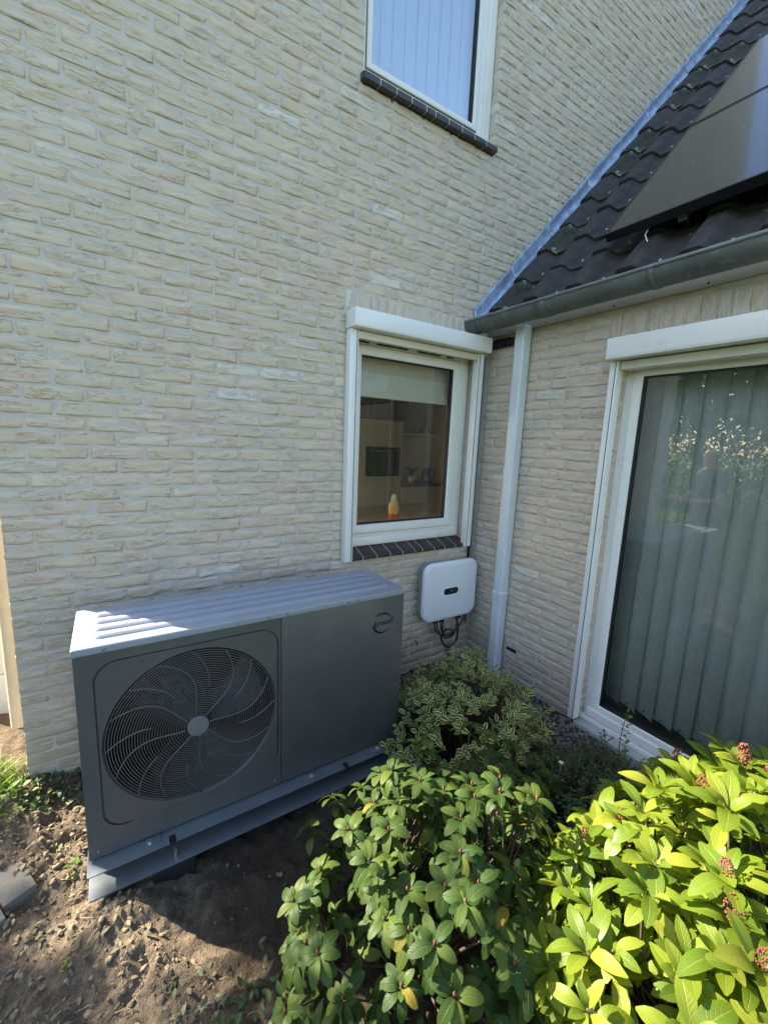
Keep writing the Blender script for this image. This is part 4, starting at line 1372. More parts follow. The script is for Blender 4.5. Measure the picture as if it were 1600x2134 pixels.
vb2 = thing('vertical_blind', 'vertical slat blind behind the upper window, tinted with the blue of reflected sky', 'blind', (-0.65, 0.2, 3.7))
for k in range(11):
    u = -1.06 + 0.086 * k
    ang = R(7 + rng.uniform(-2, 2))
    V = []
    for i in range(5):
        t = i / 4 - 0.5
        for z in (3.70, 5.2):
            V.append((u + math.cos(ang) * t * 0.104, 0.128 + math.sin(ang) * t * 0.104, z))
    MB().add(V, [(2 * i, 2 * i + 2, 2 * i + 3, 2 * i + 1) for i in range(4)]).build('slat', 'blind_sky_tint', vb2, smooth=True)
rb = thing('roman_blind', 'white folded blind drawn up behind the kitchen window', 'blind', (-0.64, 0.17, 2.0))
for k, (za, zb, yy) in enumerate(((2.13, 2.40, 0.180), (2.075, 2.145, 0.170), (1.985, 2.085, 0.160))):
    MB().box(-1.06, -0.20, yy, yy + 0.006, za, zb).build('fold', 'cream_paint' if k == 0 else 'blind_white', rb, bevel=0.002)
o = MB().box(-1.13, -0.09, 0.147, 0.32, 1.085, 1.120).build('window_board', 'wood_sill', None, bevel=0.004)
tag(o, 'light wooden window board inside the kitchen window', 'window board')
jar = thing('ornament_jar', 'small yellow and red ornament jar standing inside the kitchen window', 'jar', (-0.635, 0.215, 1.12))
MB().lathe((-0.635, 0.215, 1.12), [(0.0001, 0), (0.034, 0), (0.038, 0.02), (0.036, 0.055)], 20).build('jar_base', 'jar_red', jar, smooth=True)
MB().lathe((-0.635, 0.215, 1.12), [(0.036, 0.055), (0.041, 0.09), (0.037, 0.125), (0.022, 0.145)], 20).build('jar_body', 'jar_yellow', jar, smooth=True)
MB().lathe((-0.635, 0.215, 1.12), [(0.022, 0.145), (0.024, 0.165), (0.012, 0.195), (0.0001, 0.200)], 20).build('jar_lid', 'jar_clear', jar, smooth=True)
kt = thing('kitchen_tower', 'beige kitchen tower cabinet with black built-in oven seen through the window', 'cabinet', (0.75, 2.9, 0.2))
bbox('carcass', (0.30, 1.12, 2.62, 3.19, 0.2, 1.98), 'kitchen_beige', kt, 0.004)
ov = bbox('oven', (0.52, 1.06, 2.59, 2.63, 1.22, 1.62), 'oven_black', kt, 0.006)
bbox('handle', (0.58, 1.0, 2.56, 2.58, 1.56, 1.575), 'bolt_steel', ov, 0.003)
kw = thing('wall_cabinet', 'dark brown wall cabinet high in the kitchen', 'cabinet', (0.8, 2.9, 2.0))
bbox('carcass', (0.30, 1.25, 2.75, 3.19, 2.0, 2.5), 'kitchen_brown', kw, 0.004)
for xx in (0.32, 0.64, 0.96):
    bbox('cabinet_door', (xx, xx + 0.30, 2.73, 2.75, 2.02, 2.48), 'kitchen_brown', kw, 0.003)
sh = bbox('wall_shelf', (1.10, 1.995, 2.95, 3.19, 1.80, 1.84), 'white_pvc', None, 0.003)
tag(sh, 'pale shelf on the far kitchen wall', 'shelf')
for k, xx in enumerate((1.22, 1.32, 1.55)):
    o = MB().lathe((xx, 3.06, 1.841), [(0.0001, 0), (0.035, 0), (0.035, 0.10), (0.02, 0.13), (0.02, 0.15), (0.0001, 0.15)], 14).build('bottle', ('kitchen_brown', 'jar_clear', 'jar_clear')[k], None, smooth=True)
    tag(o, ('dark bottle at the left end of the kitchen shelf', 'pale bottle next to the dark one on the kitchen shelf', 'pale bottle standing alone on the kitchen shelf')[k], 'bottle', 'bottles on the kitchen shelf')
cl = MB().lathe((1.42, 0, 1.66), [(0.085, 3.19), (0.085, 3.165), (0.075, 3.16), (0.0001, 3.16)], 28, 'y').build('wall_clock', 'kitchen_brown', None, smooth=True)
tag(cl, 'round dark clock on the far kitchen wall', 'clock')
fc = thing('kitchen_counter', 'dark fronted kitchen counter along the far wall', 'counter', (1.5, 2.9, 0.2))
bbox('worktop', (1.13, 1.99, 2.58, 3.19, 1.06, 1.10), 'kitchen_brown', fc, 0.004)
bbox('front', (1.13, 1.99, 2.62, 3.18, 0.2, 1.058), 'kitchen_beige', fc, 0.004)
pot = thing('potted_plant', 'small spiky pot plant on the kitchen counter', 'plant', (1.40, 2.75, 1.10))
MB().lathe((1.40, 2.75, 1.10), [(0.0001, 0), (0.045, 0), (0.06, 0.10), (0.05, 0.10), (0.0001, 0.095)], 16).build('pot', 'blind_white', pot, smooth=True)
m_ = MB()
for k in range(16):
    a = k * 2.4; L_ = 0.10 + 0.07 * ((k * 7) % 5) / 5
    m_.tube([(1.40, 2.75, 1.19), (1.40 + 0.4 * L_ * math.cos(a), 2.75 + 0.4 * L_ * math.sin(a), 1.19 + L_), (1.40 + L_ * math.cos(a), 2.75 + L_ * math.sin(a), 1.19 + L_ * 1.05)], [0.006, 0.005, 0.001], 5)
m_.build('leaves', 'weed_leaf', pot, smooth=True)
bs = bbox('tiled_splashback', (1.13, 1.99, 3.175, 3.19, 1.101, 1.795), 'blind_white', None, 0.001)
tag(bs, 'white splashback between kitchen counter and shelf', 'splashback')
kt_ = thing('kettle', 'black kettle on the kitchen counter', 'kettle', (1.72, 2.8, 1.1))
MB().lathe((1.72, 2.8, 1.101), [(0.0001, 0), (0.08, 0), (0.085, 0.05), (0.06, 0.19), (0.03, 0.21), (0.0001, 0.22)], 20).build('kettle_body', 'oven_black', kt_, smooth=True)
MB().tube(smooth_path([(1.79, 2.8, 1.14), (1.85, 2.8, 1.18), (1.84, 2.8, 1.28), (1.77, 2.8, 1.29)], 5), 0.01, 8).build('kettle_handle', 'oven_black', kt_, smooth=True)
for k in range(4):
    o = bbox('kitchen_jar', (1.62 + 0.085 * k, 1.68 + 0.085 * k, 3.0, 3.06, 1.841, 1.93 + 0.015 * (k % 2)), ('jar_clear', 'kitchen_brown', 'blind_white', 'jar_red')[k], None, 0.006)
    tag(o, ('pale green jar', 'dark brown jar', 'white jar', 'dull red jar')[k] + ' at the right end of the kitchen shelf', 'jar', 'jars on the kitchen shelf')
pc = bbox('tall_cupboard', (1.55, 1.99, 1.5, 2.0, 0.2, 2.45), 'kitchen_brown', None, 0.004)
tag(pc, 'tall dark cupboard at the right side of the kitchen', 'cupboard')
tb = thing('dining_table', 'brown table in the kitchen just below the window', 'table', (0.2, 1.3, 0.2))
bbox('table_top', (-0.7, 1.0, 0.75, 1.75, 0.93, 0.97), 'wood_sill', tb, 0.004)
for (xx, yy) in ((-0.65, 0.8), (0.9, 0.8), (-0.65, 1.65), (0.9, 1.65)):
    bbox('leg', (xx, xx + 0.06, yy, yy + 0.06, 0.2, 0.93), 'wood_sill', tb, 0.003)

# ------------------------------------------------------------------ leaves
def leaf_arrays(L, W, shape=1.0, fold=0.25, curl=0.3, wave=0.0, nu=4, nv=6, seed=0, tip=0.75):
    """leaf lying along +y with its face to +z"""
    V, U = [], []
    for j in range(nv + 1):
        v = j / nv
        w = W / 2 * (math.sin(PI * min(1, v ** shape * 0.98 + 0.01)) ** tip + (0.03 if j in (0, nv) else 0))
        for i in range(nu + 1):
            u = i / nu * 2 - 1
            x = u * w
            y = v * L
            z = fold * abs(x) * 1.0 - curl * L * (v - 0.25) ** 2 + wave * L * math.sin(v * 9 + seed + u * 2) * abs(u)
            z -= 0.25 * abs(x) * abs(u) * fold * 2
            V.append((x, y, z)); U.append((i / nu, v))
    F = []
    for j in range(nv):
        for i in range(nu):
            a = j * (nu + 1) + i
            F.append((a, a + 1, a + nu + 2, a + nu + 1))
    return np.array(V, dtype=np.float32), np.array(F, dtype=np.int32), np.array(U, dtype=np.float32)

def leaf_mesh(name, arr, mat):
    o = np_mesh(name, arr[0], arr[1], mat, uv=arr[2])
    me = o.data
    bpy.data.objects.remove(o)
    return me

def leaf_frame(pos, direction, up, roll=0.0, scale=1.0):
    y = Vector(direction).normalized()
    z = Vector(up) - y * Vector(up).dot(y)
    if z.length < 1e-4: z = Vector((1, 0, 0)) - y * y.x
    z.normalize()
    x = y.cross(z)
    M = Matrix(((x.x, y.x, z.x, pos[0]), (x.y, y.y, z.y, pos[1]), (x.z, y.z, z.z, pos[2]), (0, 0, 0, 1)))
    return M @ Matrix.Rotation(roll, 4, 'Y') @ Matrix.Scale(scale, 4)

def place_leaves(root, leaves, variants, meshes, mat, limit=300):
    """leaves: (matrix, variant, area); the largest in view become parts, the rest one mass"""
    sc = []
    for M, k, s in leaves:
        p = project(M.translation + M.to_3x3() @ Vector((0, 0.02, 0)))
        a = 0
        if p and -60 < p[0] < 1660 and -60 < p[1] < 2200:
            nrm = (M.to_3x3() @ Vector((0, 0, 1))).normalized()
            view = (CAM - M.translation).normalized()
            a = s * (0.25 + abs(nrm.dot(view))) / p[2] ** 2 * (1.0 + 1.5 * max(0, M.translation.z))
        sc.append((a, M, k))
    sc.sort(key=lambda t: -t[0])
    rest = []
    for n, (a, M, k) in enumerate(sc):
        if n < limit and a > 0:
            o = bpy.data.objects.new('leaf', meshes[k])
            link(o, root)
            o.matrix_basis = M
        else:
            V, F, U = variants[k]
            rest.append((xf(M, V), F, U, rng.random(), None))
    if rest:
        V, F, U, Rn, B = join_np(rest)
        tag(np_mesh('foliage', V, F, mat, root, uv=U, rnd=Rn), kind='stuff')

def whorl(out, r, pos, axis, n, L, variants, spread, upness, size_jit=0.15, droop=0.0):
    """ring of leaves round a shoot tip"""
    axis = Vector(axis).normalized()
    a = axis.cross(Vector((0.3, 0.9, 0.2)))
    a.normalize(); b = axis.cross(a)
    t0 = r.uniform(0, 6.28)
    for k in range(n):
        inner = k >= n * 0.65
        t = t0 + k * 2.4 + r.uniform(-0.2, 0.2)
        rad = a * math.cos(t) + b * math.sin(t)
        el = upness + r.uniform(-0.18, 0.18) + (0.45 if inner else 0)
        d = rad * math.cos(el) + axis * math.sin(el)
        d += Vector((0, 0, -droop))
        up = axis * math.cos(el) - rad * math.sin(el)
        s = r.uniform(1 - size_jit, 1 + size_jit) * (0.72 if inner else 1.0)
        M = leaf_frame(Vector(pos) + rad * 0.004 - axis * (0.012 * k / n), d, up, r.uniform(-0.25, 0.25), s)
        kk = r.randrange(len(variants))
        out.append((M, kk, s * s))

def grow_stem(m, a, b, r0, r1, r, n=6, sag=0.06):
    a, b = Vector(a), Vector(b)
    pts = []
    mid = (a + b) / 2 + Vector((r.uniform(-sag, sag), r.uniform(-sag, sag), r.uniform(-sag, 0)))
    for i in range(n + 1):
        t = i / n
        pts.append(a * (1 - t) ** 2 + mid * 2 * t * (1 - t) + b * t * t)
    m.tube(pts, [r0 + (r1 - r0) * i / n for i in range(n + 1)], 6)

# rhododendron -------------------------------------------------------------
def shell_points(r, c, rad, n, lo, mind, jitter=0.06, flat=1.0, lump=0.20):
    """points over a bumpy dome, kept apart"""
    pts = []
    tries = 0
    while len(pts) < n and tries < 20000:
        tries += 1
        v = Vector((r.gauss(0, 1), r.gauss(0, 1), r.gauss(0.25, 1) * flat))
        if v.length < 0.1: continue
        v.normalize()
        if v.z < lo: continue
        q = 1 + lump * noise.noise(v * 2.4 + Vector(c) * 3) + r.uniform(-jitter, jitter)
        p = Vector((c[0] + v.x * rad[0] * q, c[1] + v.y * rad[1] * q, c[2] + v.z * rad[2] * q))
        if p.z < 0.08: continue
        if any((p - o).length < mind for o, _ in pts): continue
        pts.append((p, v))
    return pts

r = random.Random(4)
rh = thing('rhododendron', 'low green rhododendron with rosettes of oval leaves in front of the heat pump', 'shrub', (-1.70, -1.50, 0.0))
rvars = [leaf_arrays(0.047, 0.0255, 1.0 + 0.06 * k, 0.12, 0.5 + 0.15 * k, 0.0, nv=7, seed=k, tip=0.46) for k in range(4)] + [leaf_arrays(0.053, 0.0275, 1.1, -0.20, 0.8, 0.01, nv=7, seed=9, tip=0.46), leaf_arrays(0.042, 0.0250, 1.1, -0.2, 1.0, 0.0, nv=7, seed=3, tip=0.44)]
rmesh = [leaf_mesh('leaf', a, 'rhododendron_leaf') for a in rvars]
RC, RR = (-1.62, -1.56, 0.30), (0.41, 0.38, 0.39)
pts = shell_points(r, RC, RR, 170, -0.6, 0.050, 0.13, lump=0.42)
out = []; sm = MB(); base = Vector((-1.62, -1.54, -0.02)); bud = MB()
for p, v in pts:
    ax = (v * 0.75 + Vector((0, 0, 0.75)) + Vector((r.uniform(-.25, .25), r.uniform(-.25, .25), 0))).normalized()
    whorl(out, r, p, ax, r.randint(6, 9), 0.06, rvars, 1, 0.30, droop=0.03)
    whorl(out, r, p - ax * 0.028, ax, r.randint(3, 5), 0.06, rvars, 1, -0.05, droop=0.22)
    bud.lathe(p, [(0.0001, -0.004), (0.0035, 0.0), (0.004, 0.004), (0.0001, 0.012)], 6)
inner = shell_points(r, (-1.62, -1.56, 0.24), (0.33, 0.31, 0.29), 85, -0.4, 0.06, 0.2)
for p, v in inner:
    whorl(out, r, p, (v + Vector((0, 0, 1))).normalized(), r.randint(5, 7), 0.06, rvars, 1, 0.05, droop=0.25)
hubs = [base + Vector((r.uniform(-.26, .26), r.uniform(-.24, .24), r.uniform(0.08, 0.30))) for _ in range(22)]
for h in hubs: grow_stem(sm, base + Vector((r.uniform(-.05, .05), r.uniform(-.05, .05), 0)), h, 0.008, 0.004, r)
for p, v in pts + inner:
    h = min(hubs, key=lambda q: (q - p).length)
    grow_stem(sm, h, p, 0.0034, 0.0022, r)
sm.build('branches', 'bark', rh, smooth=True)
tag(bud.build('leaf_buds', 'bark_red', rh, smooth=True), kind='stuff')
place_leaves(rh, out, rvars, rmesh, 'rhododendron_leaf')

# skimmia ------------------------------------------------------------------
r = random.Random(8)
sk = thing('skimmia', 'bright yellow green skimmia shrub with red bud clusters in the right foreground', 'shrub', (-1.18, -2.12, 0.0))
svars = [leaf_arrays(0.072, 0.030, 1.2 + 0.08 * k, 0.28, 0.4 + 0.2 * k, 0.012, nv=7, seed=k, tip=0.62) for k in range(4)] + [leaf_arrays(0.070, 0.037, 1.15, 0.15, 0.9, 0.02, nv=7, seed=7, tip=0.56), leaf_arrays(0.084, 0.031, 1.35, 0.35, 0.3, 0.01, nv=7, seed=5, tip=0.66)]
smesh = [leaf_mesh('leaf', a, 'skimmia_leaf') for a in svars]
pts = shell_points(r, (-1.16, -2.14, 0.40), (0.48, 0.42, 0.43), 270, -0.6, 0.045, 0.10, lump=0.3)
out = []; sm = MB(); base = Vector((-1.16, -2.14, -0.02))
budspots = []
for p, v in pts:
    if (p - CAM).length < 0.72: continue
    ax = (v * 0.6 + Vector((0, 0, 1.0)) + Vector((r.uniform(-.3, .3), r.uniform(-.3, .3), 0))).normalized()
    whorl(out, r, p, ax, r.randint(6, 9), 0.09, svars, 1, 0.62, 0.28)
    whorl(out, r, p - ax * 0.035, ax, r.randint(3, 5), 0.09, svars, 1, 0.2, droop=0.1)
    if p.z > 0.5 and r.random() < 0.26: budspots.append((p, ax))
inner = shell_points(r, (-1.16, -2.14, 0.33), (0.38, 0.34, 0.34), 170, -0.5, 0.05, 0.2)
for p, v in inner:
    whorl(out, r, p, (v + Vector((0, 0, 0.8))).normalized(), 6, 0.09, svars, 1, 0.2)
hubs = [base + Vector((r.uniform(-.28, .28), r.uniform(-.25, .25), r.uniform(0.12, 0.38))) for _ in range(22)]
for h in hubs: grow_stem(sm, base + Vector((r.uniform(-.05, .05), r.uniform(-.05, .05), 0)), h, 0.008, 0.004, r)
for p, v in pts + inner:
    h = min(hubs, key=lambda q: (q - p).length)
    if (p - CAM).length > 0.72: grow_stem(sm, h, p, 0.0036, 0.0024, r)
sm.build('branches', 'bark', sk, smooth=True)
place_leaves(sk, out, svars, smesh, 'skimmia_leaf')
def bud_mesh(seed):
    q = random.Random(seed); m_ = MB()
    m_.tube([(0, 0, -0.01), (0, 0, 0.035)], 0.0016, 5)
    for k in range(90):
        h = q.random() ** 0.8
        a = k * 2.4
        rad = 0.0135 * math.sin(PI * (0.16 + 0.76 * h)) + 0.001
        c = Vector((rad * math.cos(a), rad * math.sin(a), 0.002 + 0.050 * h))
        s = q.uniform(0.0019, 0.0031)
        m_.add([c + Vector(d) * s for d in ((1, 0, 0), (-1, 0, 0), (0, 1, 0), (0, -1, 0), (0, 0, 1.15), (0, 0, -1))],
               [(0, 2, 4), (2, 1, 4), (1, 3, 4), (3, 0, 4), (2, 0, 5), (1, 2, 5), (3, 1, 5), (0, 3, 5)])
    o = m_.build('bud_cluster', 'bud_red', None, smooth=True)
    me = o.data; bpy.data.objects.remove(o)
    return me
bms = [bud_mesh(k) for k in range(3)]
for p, ax in budspots:
    o = bpy.data.objects.new('bud_cluster', r.choice(bms)); link(o, sk)
    o.matrix_basis = Matrix.Translation(p + ax * 0.006) @ ax.to_track_quat('Z', 'Y').to_matrix().to_4x4() @ Matrix.Scale(r.uniform(0.8, 1.15), 4)

# variegated euonymus ------------------------------------------------------
def leafy_bush(root, r, c, rad, n_shoots, leaf, mat, per, size, lo=-0.3, stem='bark', mind=0.03, upw=0.6, stem_to=None):
    pts = shell_points(r, c, rad, n_shoots, lo, mind, 0.12)
    m_ = MB(); parts = []
    b = Vector((c[0], c[1], 0.0))
    for p, v in pts:
        d = (v * 0.7 + Vector((0, 0, upw)) + Vector((r.uniform(-.3, .3), r.uniform(-.3, .3), 0))).normalized()
        a = b + Vector((v.x * rad[0] * 0.3, v.y * rad[1] * 0.3, 0))
        L_ = r.uniform(0.06, 0.12)
        grow_stem(m_, a, p, 0.003, 0.0014, r, 4, 0.03)
        for k in range(per):
            t = k / per
            q = p - d * L_ * t
            an = k * 2.2 + r.uniform(-.3, .3)
            s1 = d.cross(Vector((0.1, 0.2, 1))).normalized(); s2 = d.cross(s1)
            rd = s1 * math.cos(an) + s2 * math.sin(an)
            dd = (rd + d * r.uniform(0.3, 0.9))
            V, F, U = r.choice(leaf)
            M = leaf_frame(q, dd, d + Vector((0, 0, 0.3)), r.uniform(-.4, .4), size * r.uniform(0.7, 1.2))
            parts.append((xf(M, V), F, U, r.random(), None))
    tag(m_.build('branches', stem, root, smooth=True), None)
    V, F, U, Rn, B = join_np(parts)
    tag(np_mesh('foliage', V, F, mat, root, uv=U, rnd=Rn), kind='stuff')
small = [leaf_arrays(1.0, 0.5, 0.95, 0.25, 0.4, 0, nu=2, nv=4, seed=k, tip=0.7) for k in range(3)]
smallv = [leaf_arrays(1.0, 0.5, 0.95, 0.2, 0.3, 0, nu=4, nv=4, seed=k, tip=0.7) for k in range(3)]
eu = thing('euonymus', 'small variegated green and cream bush between heat pump and corner', 'shrub', (-0.80, -0.76, 0))
leafy_bush(eu, random.Random(3), (-0.78, -0.80, 0.14), (0.43, 0.42, 0.30), 380, smallv, 'euonymus_leaf', 8, 0.040, mind=0.028)
ds = thing('dark_shrub', 'shaded dark green rosette shrub behind the sunlit rhododendron', 'shrub', (-0.95, -1.22, 0))
rr = random.Random(12)
out = []; sm = MB()
for p, v in shell_points(rr, (-0.95, -1.22, 0.10), (0.27, 0.20, 0.24), 34, -0.2, 0.075):
    whorl(out, rr, p, (v * 0.6 + Vector((0, 0, 0.9))).normalized(), rr.randint(6, 9), 0.06, rvars, 1, 0.25, droop=0.05)
    grow_stem(sm, (-0.95, -1.22, 0.0), p, 0.006, 0.003, rr)
sm.build('branches', 'bark', ds, smooth=True)
place_leaves(ds, out, rvars, rmesh, 'rhododendron_leaf', 120)
lb = thing('boxwood_mound', 'low loose mound of tiny dark leaves beside the glass door', 'shrub', (-0.55, -1.40, 0))
leafy_bush(lb, random.Random(21), (-0.55, -1.40, 0.03), (0.40, 0.30, 0.17), 260, small, 'cover_leaf', 11, 0.021, lo=-0.1, mind=0.032)
lb2 = thing('boxwood_mound', 'darker tiny leaved mound right behind the skimmia', 'shrub', (-0.62, -1.78, 0))
leafy_bush(lb2, random.Random(22), (-0.66, -1.76, 0.03), (0.40, 0.22, 0.25), 200, small, 'cover_leaf', 11, 0.021, lo=-0.1, mind=0.034)
# upright weedy stems in front of the door
for k, (bx_, by_, h, lab) in enumerate(((-0.22, -1.40, 0.40, 'tall thin leafy stem standing in front of the glass door'), (-0.28, -1.56, 0.24, 'shorter thin leafy stem right of the tall one by the door'), (-0.34, -1.30, 0.26, 'slight leafy stem left of the tall one by the door'))):
    q = random.Random(60 + k)
    t = thing('wild_plant', lab, 'plant', (bx_, by_, 0), 'thin plants by the door')
    m_ = MB(); parts = []
    top = Vector((bx_ + q.uniform(-.04, .04), by_ + q.uniform(-.04, .04), h))
    grow_stem(m_, (bx_, by_, -0.01), top, 0.003, 0.0015, q)
    for i in range(30):
        f = 0.15 + 0.85 * i / 30
        pp_ = Vector((bx_, by_, 0)).lerp(top, f)
        an = i * 2.4
        M = leaf_frame(pp_, (math.cos(an), math.sin(an), 0.5), (0, 0, 1), q.uniform(-.4, .4), q.uniform(0.022, 0.040) * (1.15 - 0.4 * f))
        V, F, U = q.choice(small)
        parts.append((xf(M, V), F, U, q.random(), None))
    m_.build('stem', 'bark', t, smooth=True)
    V, F, U, Rn, B = join_np(parts)
    tag(np_mesh('foliage', V, F, 'weed_leaf' if k == 0 else 'cover_leaf', t, uv=U, rnd=Rn), kind='stuff')
# white flowers and a chip of white plastic
for k, (x, y, z) in enumerate(((-0.52, -0.98, 0.10), (-0.47, -1.0, 0.085), (-0.40, -1.05, 0.06), (-0.30, -1.22, 0.05), (-0.62, -1.30, 0.19))):
    m_ = MB()
    for i in range(5):
        a = i * 2 * PI / 5
        m_.add([(x, y, z), (x + 0.009 * math.cos(a - .5), y + 0.009 * math.sin(a - .5), z + 0.004), (x + 0.014 * math.cos(a), y + 0.014 * math.sin(a), z + 0.003), (x + 0.009 * math.cos(a + .5), y + 0.009 * math.sin(a + .5), z + 0.004)], [(0, 1, 2, 3)])
    m_.tube([(x, y, z), (x + 0.01, y + 0.01, 0.0)], 0.001, 5)
    o = m_.build('white_flower', 'flower_white')
    tag(o, ('white flower at the right edge of the variegated bush', 'second white flower touching the variegated bush', 'pinkish white flower beside the gravel', 'small white flower low on the gravel by the door', 'white flower above the shaded rosette shrub')[k], 'flower', 'white flowers by the gravel')
o = MB().add([(-0.10, -0.10, 0.02), (-0.04, -0.09, 0.02), (-0.035, -0.06, 0.02), (-0.11, -0.06, 0.02), (-0.095, -0.10, 0.05), (-0.05, -0.085, 0.035), (-0.045, -0.065, 0.035), (-0.10, -0.065, 0.055)],
             [(0, 3, 2, 1), (4, 5, 6, 7), (0, 1, 5, 4), (1, 2, 6, 5), (2, 3, 7, 6), (3, 0, 4, 7)]).build('plastic_scrap', 'white_pvc', None, bevel=0.003)
tag(o, 'white plastic scrap lying in the inside corner', 'scrap')

# ------------------------------------------------------------------ gravel, clods, litter (uncountable)
def rock(q, s):
    ph = (1 + 5 ** 0.5) / 2
    base_ = [(-1, ph, 0), (1, ph, 0), (-1, -ph, 0), (1, -ph, 0), (0, -1, ph), (0, 1, ph), (0, -1, -ph), (0, 1, -ph), (ph, 0, -1), (ph, 0, 1), (-ph, 0, -1), (-ph, 0, 1)]
    sc = Vector((q.uniform(.7, 1.3), q.uniform(.7, 1.3), q.uniform(.5, .9)))
    return [Vector((v[0] * sc.x, v[1] * sc.y, v[2] * sc.z)) * s * 0.55 * q.uniform(0.8, 1.2) for v in base_]
ICO = np.array([(0, 11, 5), (0, 5, 1), (0, 1, 7), (0, 7, 10), (0, 10, 11), (1, 5, 9), (5, 11, 4), (11, 10, 2), (10, 7, 6), (7, 1, 8), (3, 9, 4), (3, 4, 2), (3, 2, 6), (3, 6, 8), (3, 8, 9), (4, 9, 5), (2, 4, 11), (6, 2, 10), (8, 6, 7), (9, 8, 1)])
def scatter_rocks(name, q, n, place, size, mat, label):
    parts = []
    for _ in range(n):
        x, y = place(q)
        s = size(q)
        a = q.uniform(0, 6.28)
        Rm = np.array(Matrix.Rotation(a, 3, (q.uniform(-1, 1), q.uniform(-1, 1), 1)))
        V = np.array([tuple(v) for v in rock(q, s)]) @ Rm.T + np.array((x, y, ground_z(x, y) + s * 0.25))
        parts.append((V.astype(np.float32), ICO, None, q.random(), None))
    V, F, U, Rn, B = join_np(parts)
    o = np_mesh(name, V, F, mat, None, smooth=False)
    return tag(o, label, 'gravel' if 'gravel' in name else 'soil', kind='stuff')
def pl_gravel(q):
    while True:
        x, y = q.uniform(-1.1, -0.01), q.uniform(-1.75, -0.02)
        if x > -0.62 or y > -0.62: return x, y
scatter_rocks('gravel', random.Random(2), 3600, pl_gravel, lambda q: q.uniform(0.004, 0.013), 'gravel_stone', 'dark grey gravel along the foot of the extension wall')
def pl_clod(q):
    while True:
        x, y = q.uniform(-3.1, -1.9), q.uniform(-1.7, 0.0)
        if y > -0.25 and x > -2.6: continue
        if x > -2.28 + 0.1 * math.sin(9 * y) and q.random() < 0.93: continue
        return x, y
scatter_rocks('soil_clods', random.Random(3), 3800, pl_clod, lambda q: 0.0018 + 0.010 * q.random() ** 5, 'clod_soil', 'crumbly clods of sandy soil at the left of the heat pump')
def scatter_leaves(name, q, n, place, size, mat, label, cat, up=0.5, zoff=0.004):
    parts = []
    for _ in range(n):
        x, y = place(q)
        a = q.uniform(0, 6.28)
        M = leaf_frame((x, y, ground_z(x, y) + zoff + q.random() * 0.006), (math.cos(a), math.sin(a), q.uniform(-.1, up)), (q.uniform(-.6, .6), q.uniform(-.6, .6), 1), 0, size(q))
        V, F, U = q.choice(small)
        parts.append((xf(M, V), F, U, q.random(), None))
    V, F, U, Rn, B = join_np(parts)
    return tag(np_mesh(name, V, F, mat, None, uv=U, rnd=Rn), label, cat, kind='stuff')
scatter_leaves('leaf_litter', random.Random(5), 1300, pl_clod, lambda q: q.uniform(0.008, 0.030), 'litter_leaf', 'dry fallen leaves scattered over the bare soil', 'leaves', 0.4)
def pl_ivy(q):
    return q.gauss(-2.16, 0.13), q.gauss(-1.45, 0.11)
scatter_leaves('ground_cover', random.Random(6), 300, pl_ivy, lambda q: q.uniform(0.018, 0.036), 'cover_leaf', 'small dull green ground cover at the front edge of the soil', 'plant', 0.8, 0.012)
scatter_leaves('ground_cover', random.Random(16), 150, lambda q: (q.gauss(-1.98, 0.06), q.gauss(-1.58, 0.09)), lambda q: q.uniform(0.014, 0.028), 'weed_leaf', 'bright small leaved ground cover under the rhododendron', 'plant', 1.2, 0.03)
tw = MB(); q = random.Random(7)
for _ in range(130):
    x, y = pl_clod(q); a = q.uniform(0, 6.28); L_ = q.uniform(0.02, 0.075)
    z = ground_z(x, y)
    tw.tube([(x, y, z + 0.003), (x + L_ * .5 * math.cos(a) + q.uniform(-.008, .008), y + L_ * .5 * math.sin(a), z + q.uniform(0.006, 0.016)), (x + L_ * math.cos(a), y + L_ * math.sin(a), ground_z(x + L_ * math.cos(a), y + L_ * math.sin(a)) + 0.003)], q.uniform(0.0006, 0.0017), 4)
tag(tw.build('dry_twigs', 'dry_twig', None, smooth=True), 'thin dry roots and twigs on the soil', 'twigs', kind='stuff')

# weeds at the house corner and seedlings
def weed(c, n, spread, size, label, mat='weed_leaf', blade=False, seed=1):
    q = random.Random(seed)
    t = thing('weed', label, 'weed', (c[0], c[1], ground_z(c[0], c[1])), 'weeds on the soil')
    parts = []
    for k in range(n):
        x, y = c[0] + q.gauss(0, spread), c[1] + q.gauss(0, spread)
        z = ground_z(x, y)
        a = q.uniform(0, 6.28)
        el = q.uniform(0.2, 1.5)
        s = size * q.uniform(0.6, 1.3)
        M = leaf_frame((x, y, z), (math.cos(a), math.sin(a), el), (0, 0, 1), q.uniform(-.3, .3), s)
        V, F, U = q.choice(small)
        if blade: M = M @ Matrix.Diagonal((0.2, 1.6, 1, 1))
        parts.append((xf(M, V), F, U, q.random(), None))
    V, F, U, Rn, B = join_np(parts)
    tag(np_mesh('foliage', V, F, mat, t, uv=U, rnd=Rn), kind='stuff')
weed((-2.88, 0.02), 150, 0.06, 0.05, 'grassy tuft at the foot of the cream downpipe', blade=True, seed=1)
weed((-2.84, -0.12), 70, 0.06, 0.034, 'leafy sunlit weed in front of the cream downpipe', seed=2)
weed((-2.68, -0.10), 60, 0.06, 0.032, 'dark leafy weed against the foot of the brick wall', 'cover_leaf', seed=3)
weed((-2.655, -0.43), 7, 0.010, 0.026, 'tiny yellow green seedling left of the pump', seed=4)
weed((-2.585, -0.545), 9, 0.010, 0.030, 'yellow green seedling close to the pump corner', seed=5)
weed((-2.60, -0.90), 6, 0.010, 0.022, 'small seedling on the bare soil in front', seed=6)

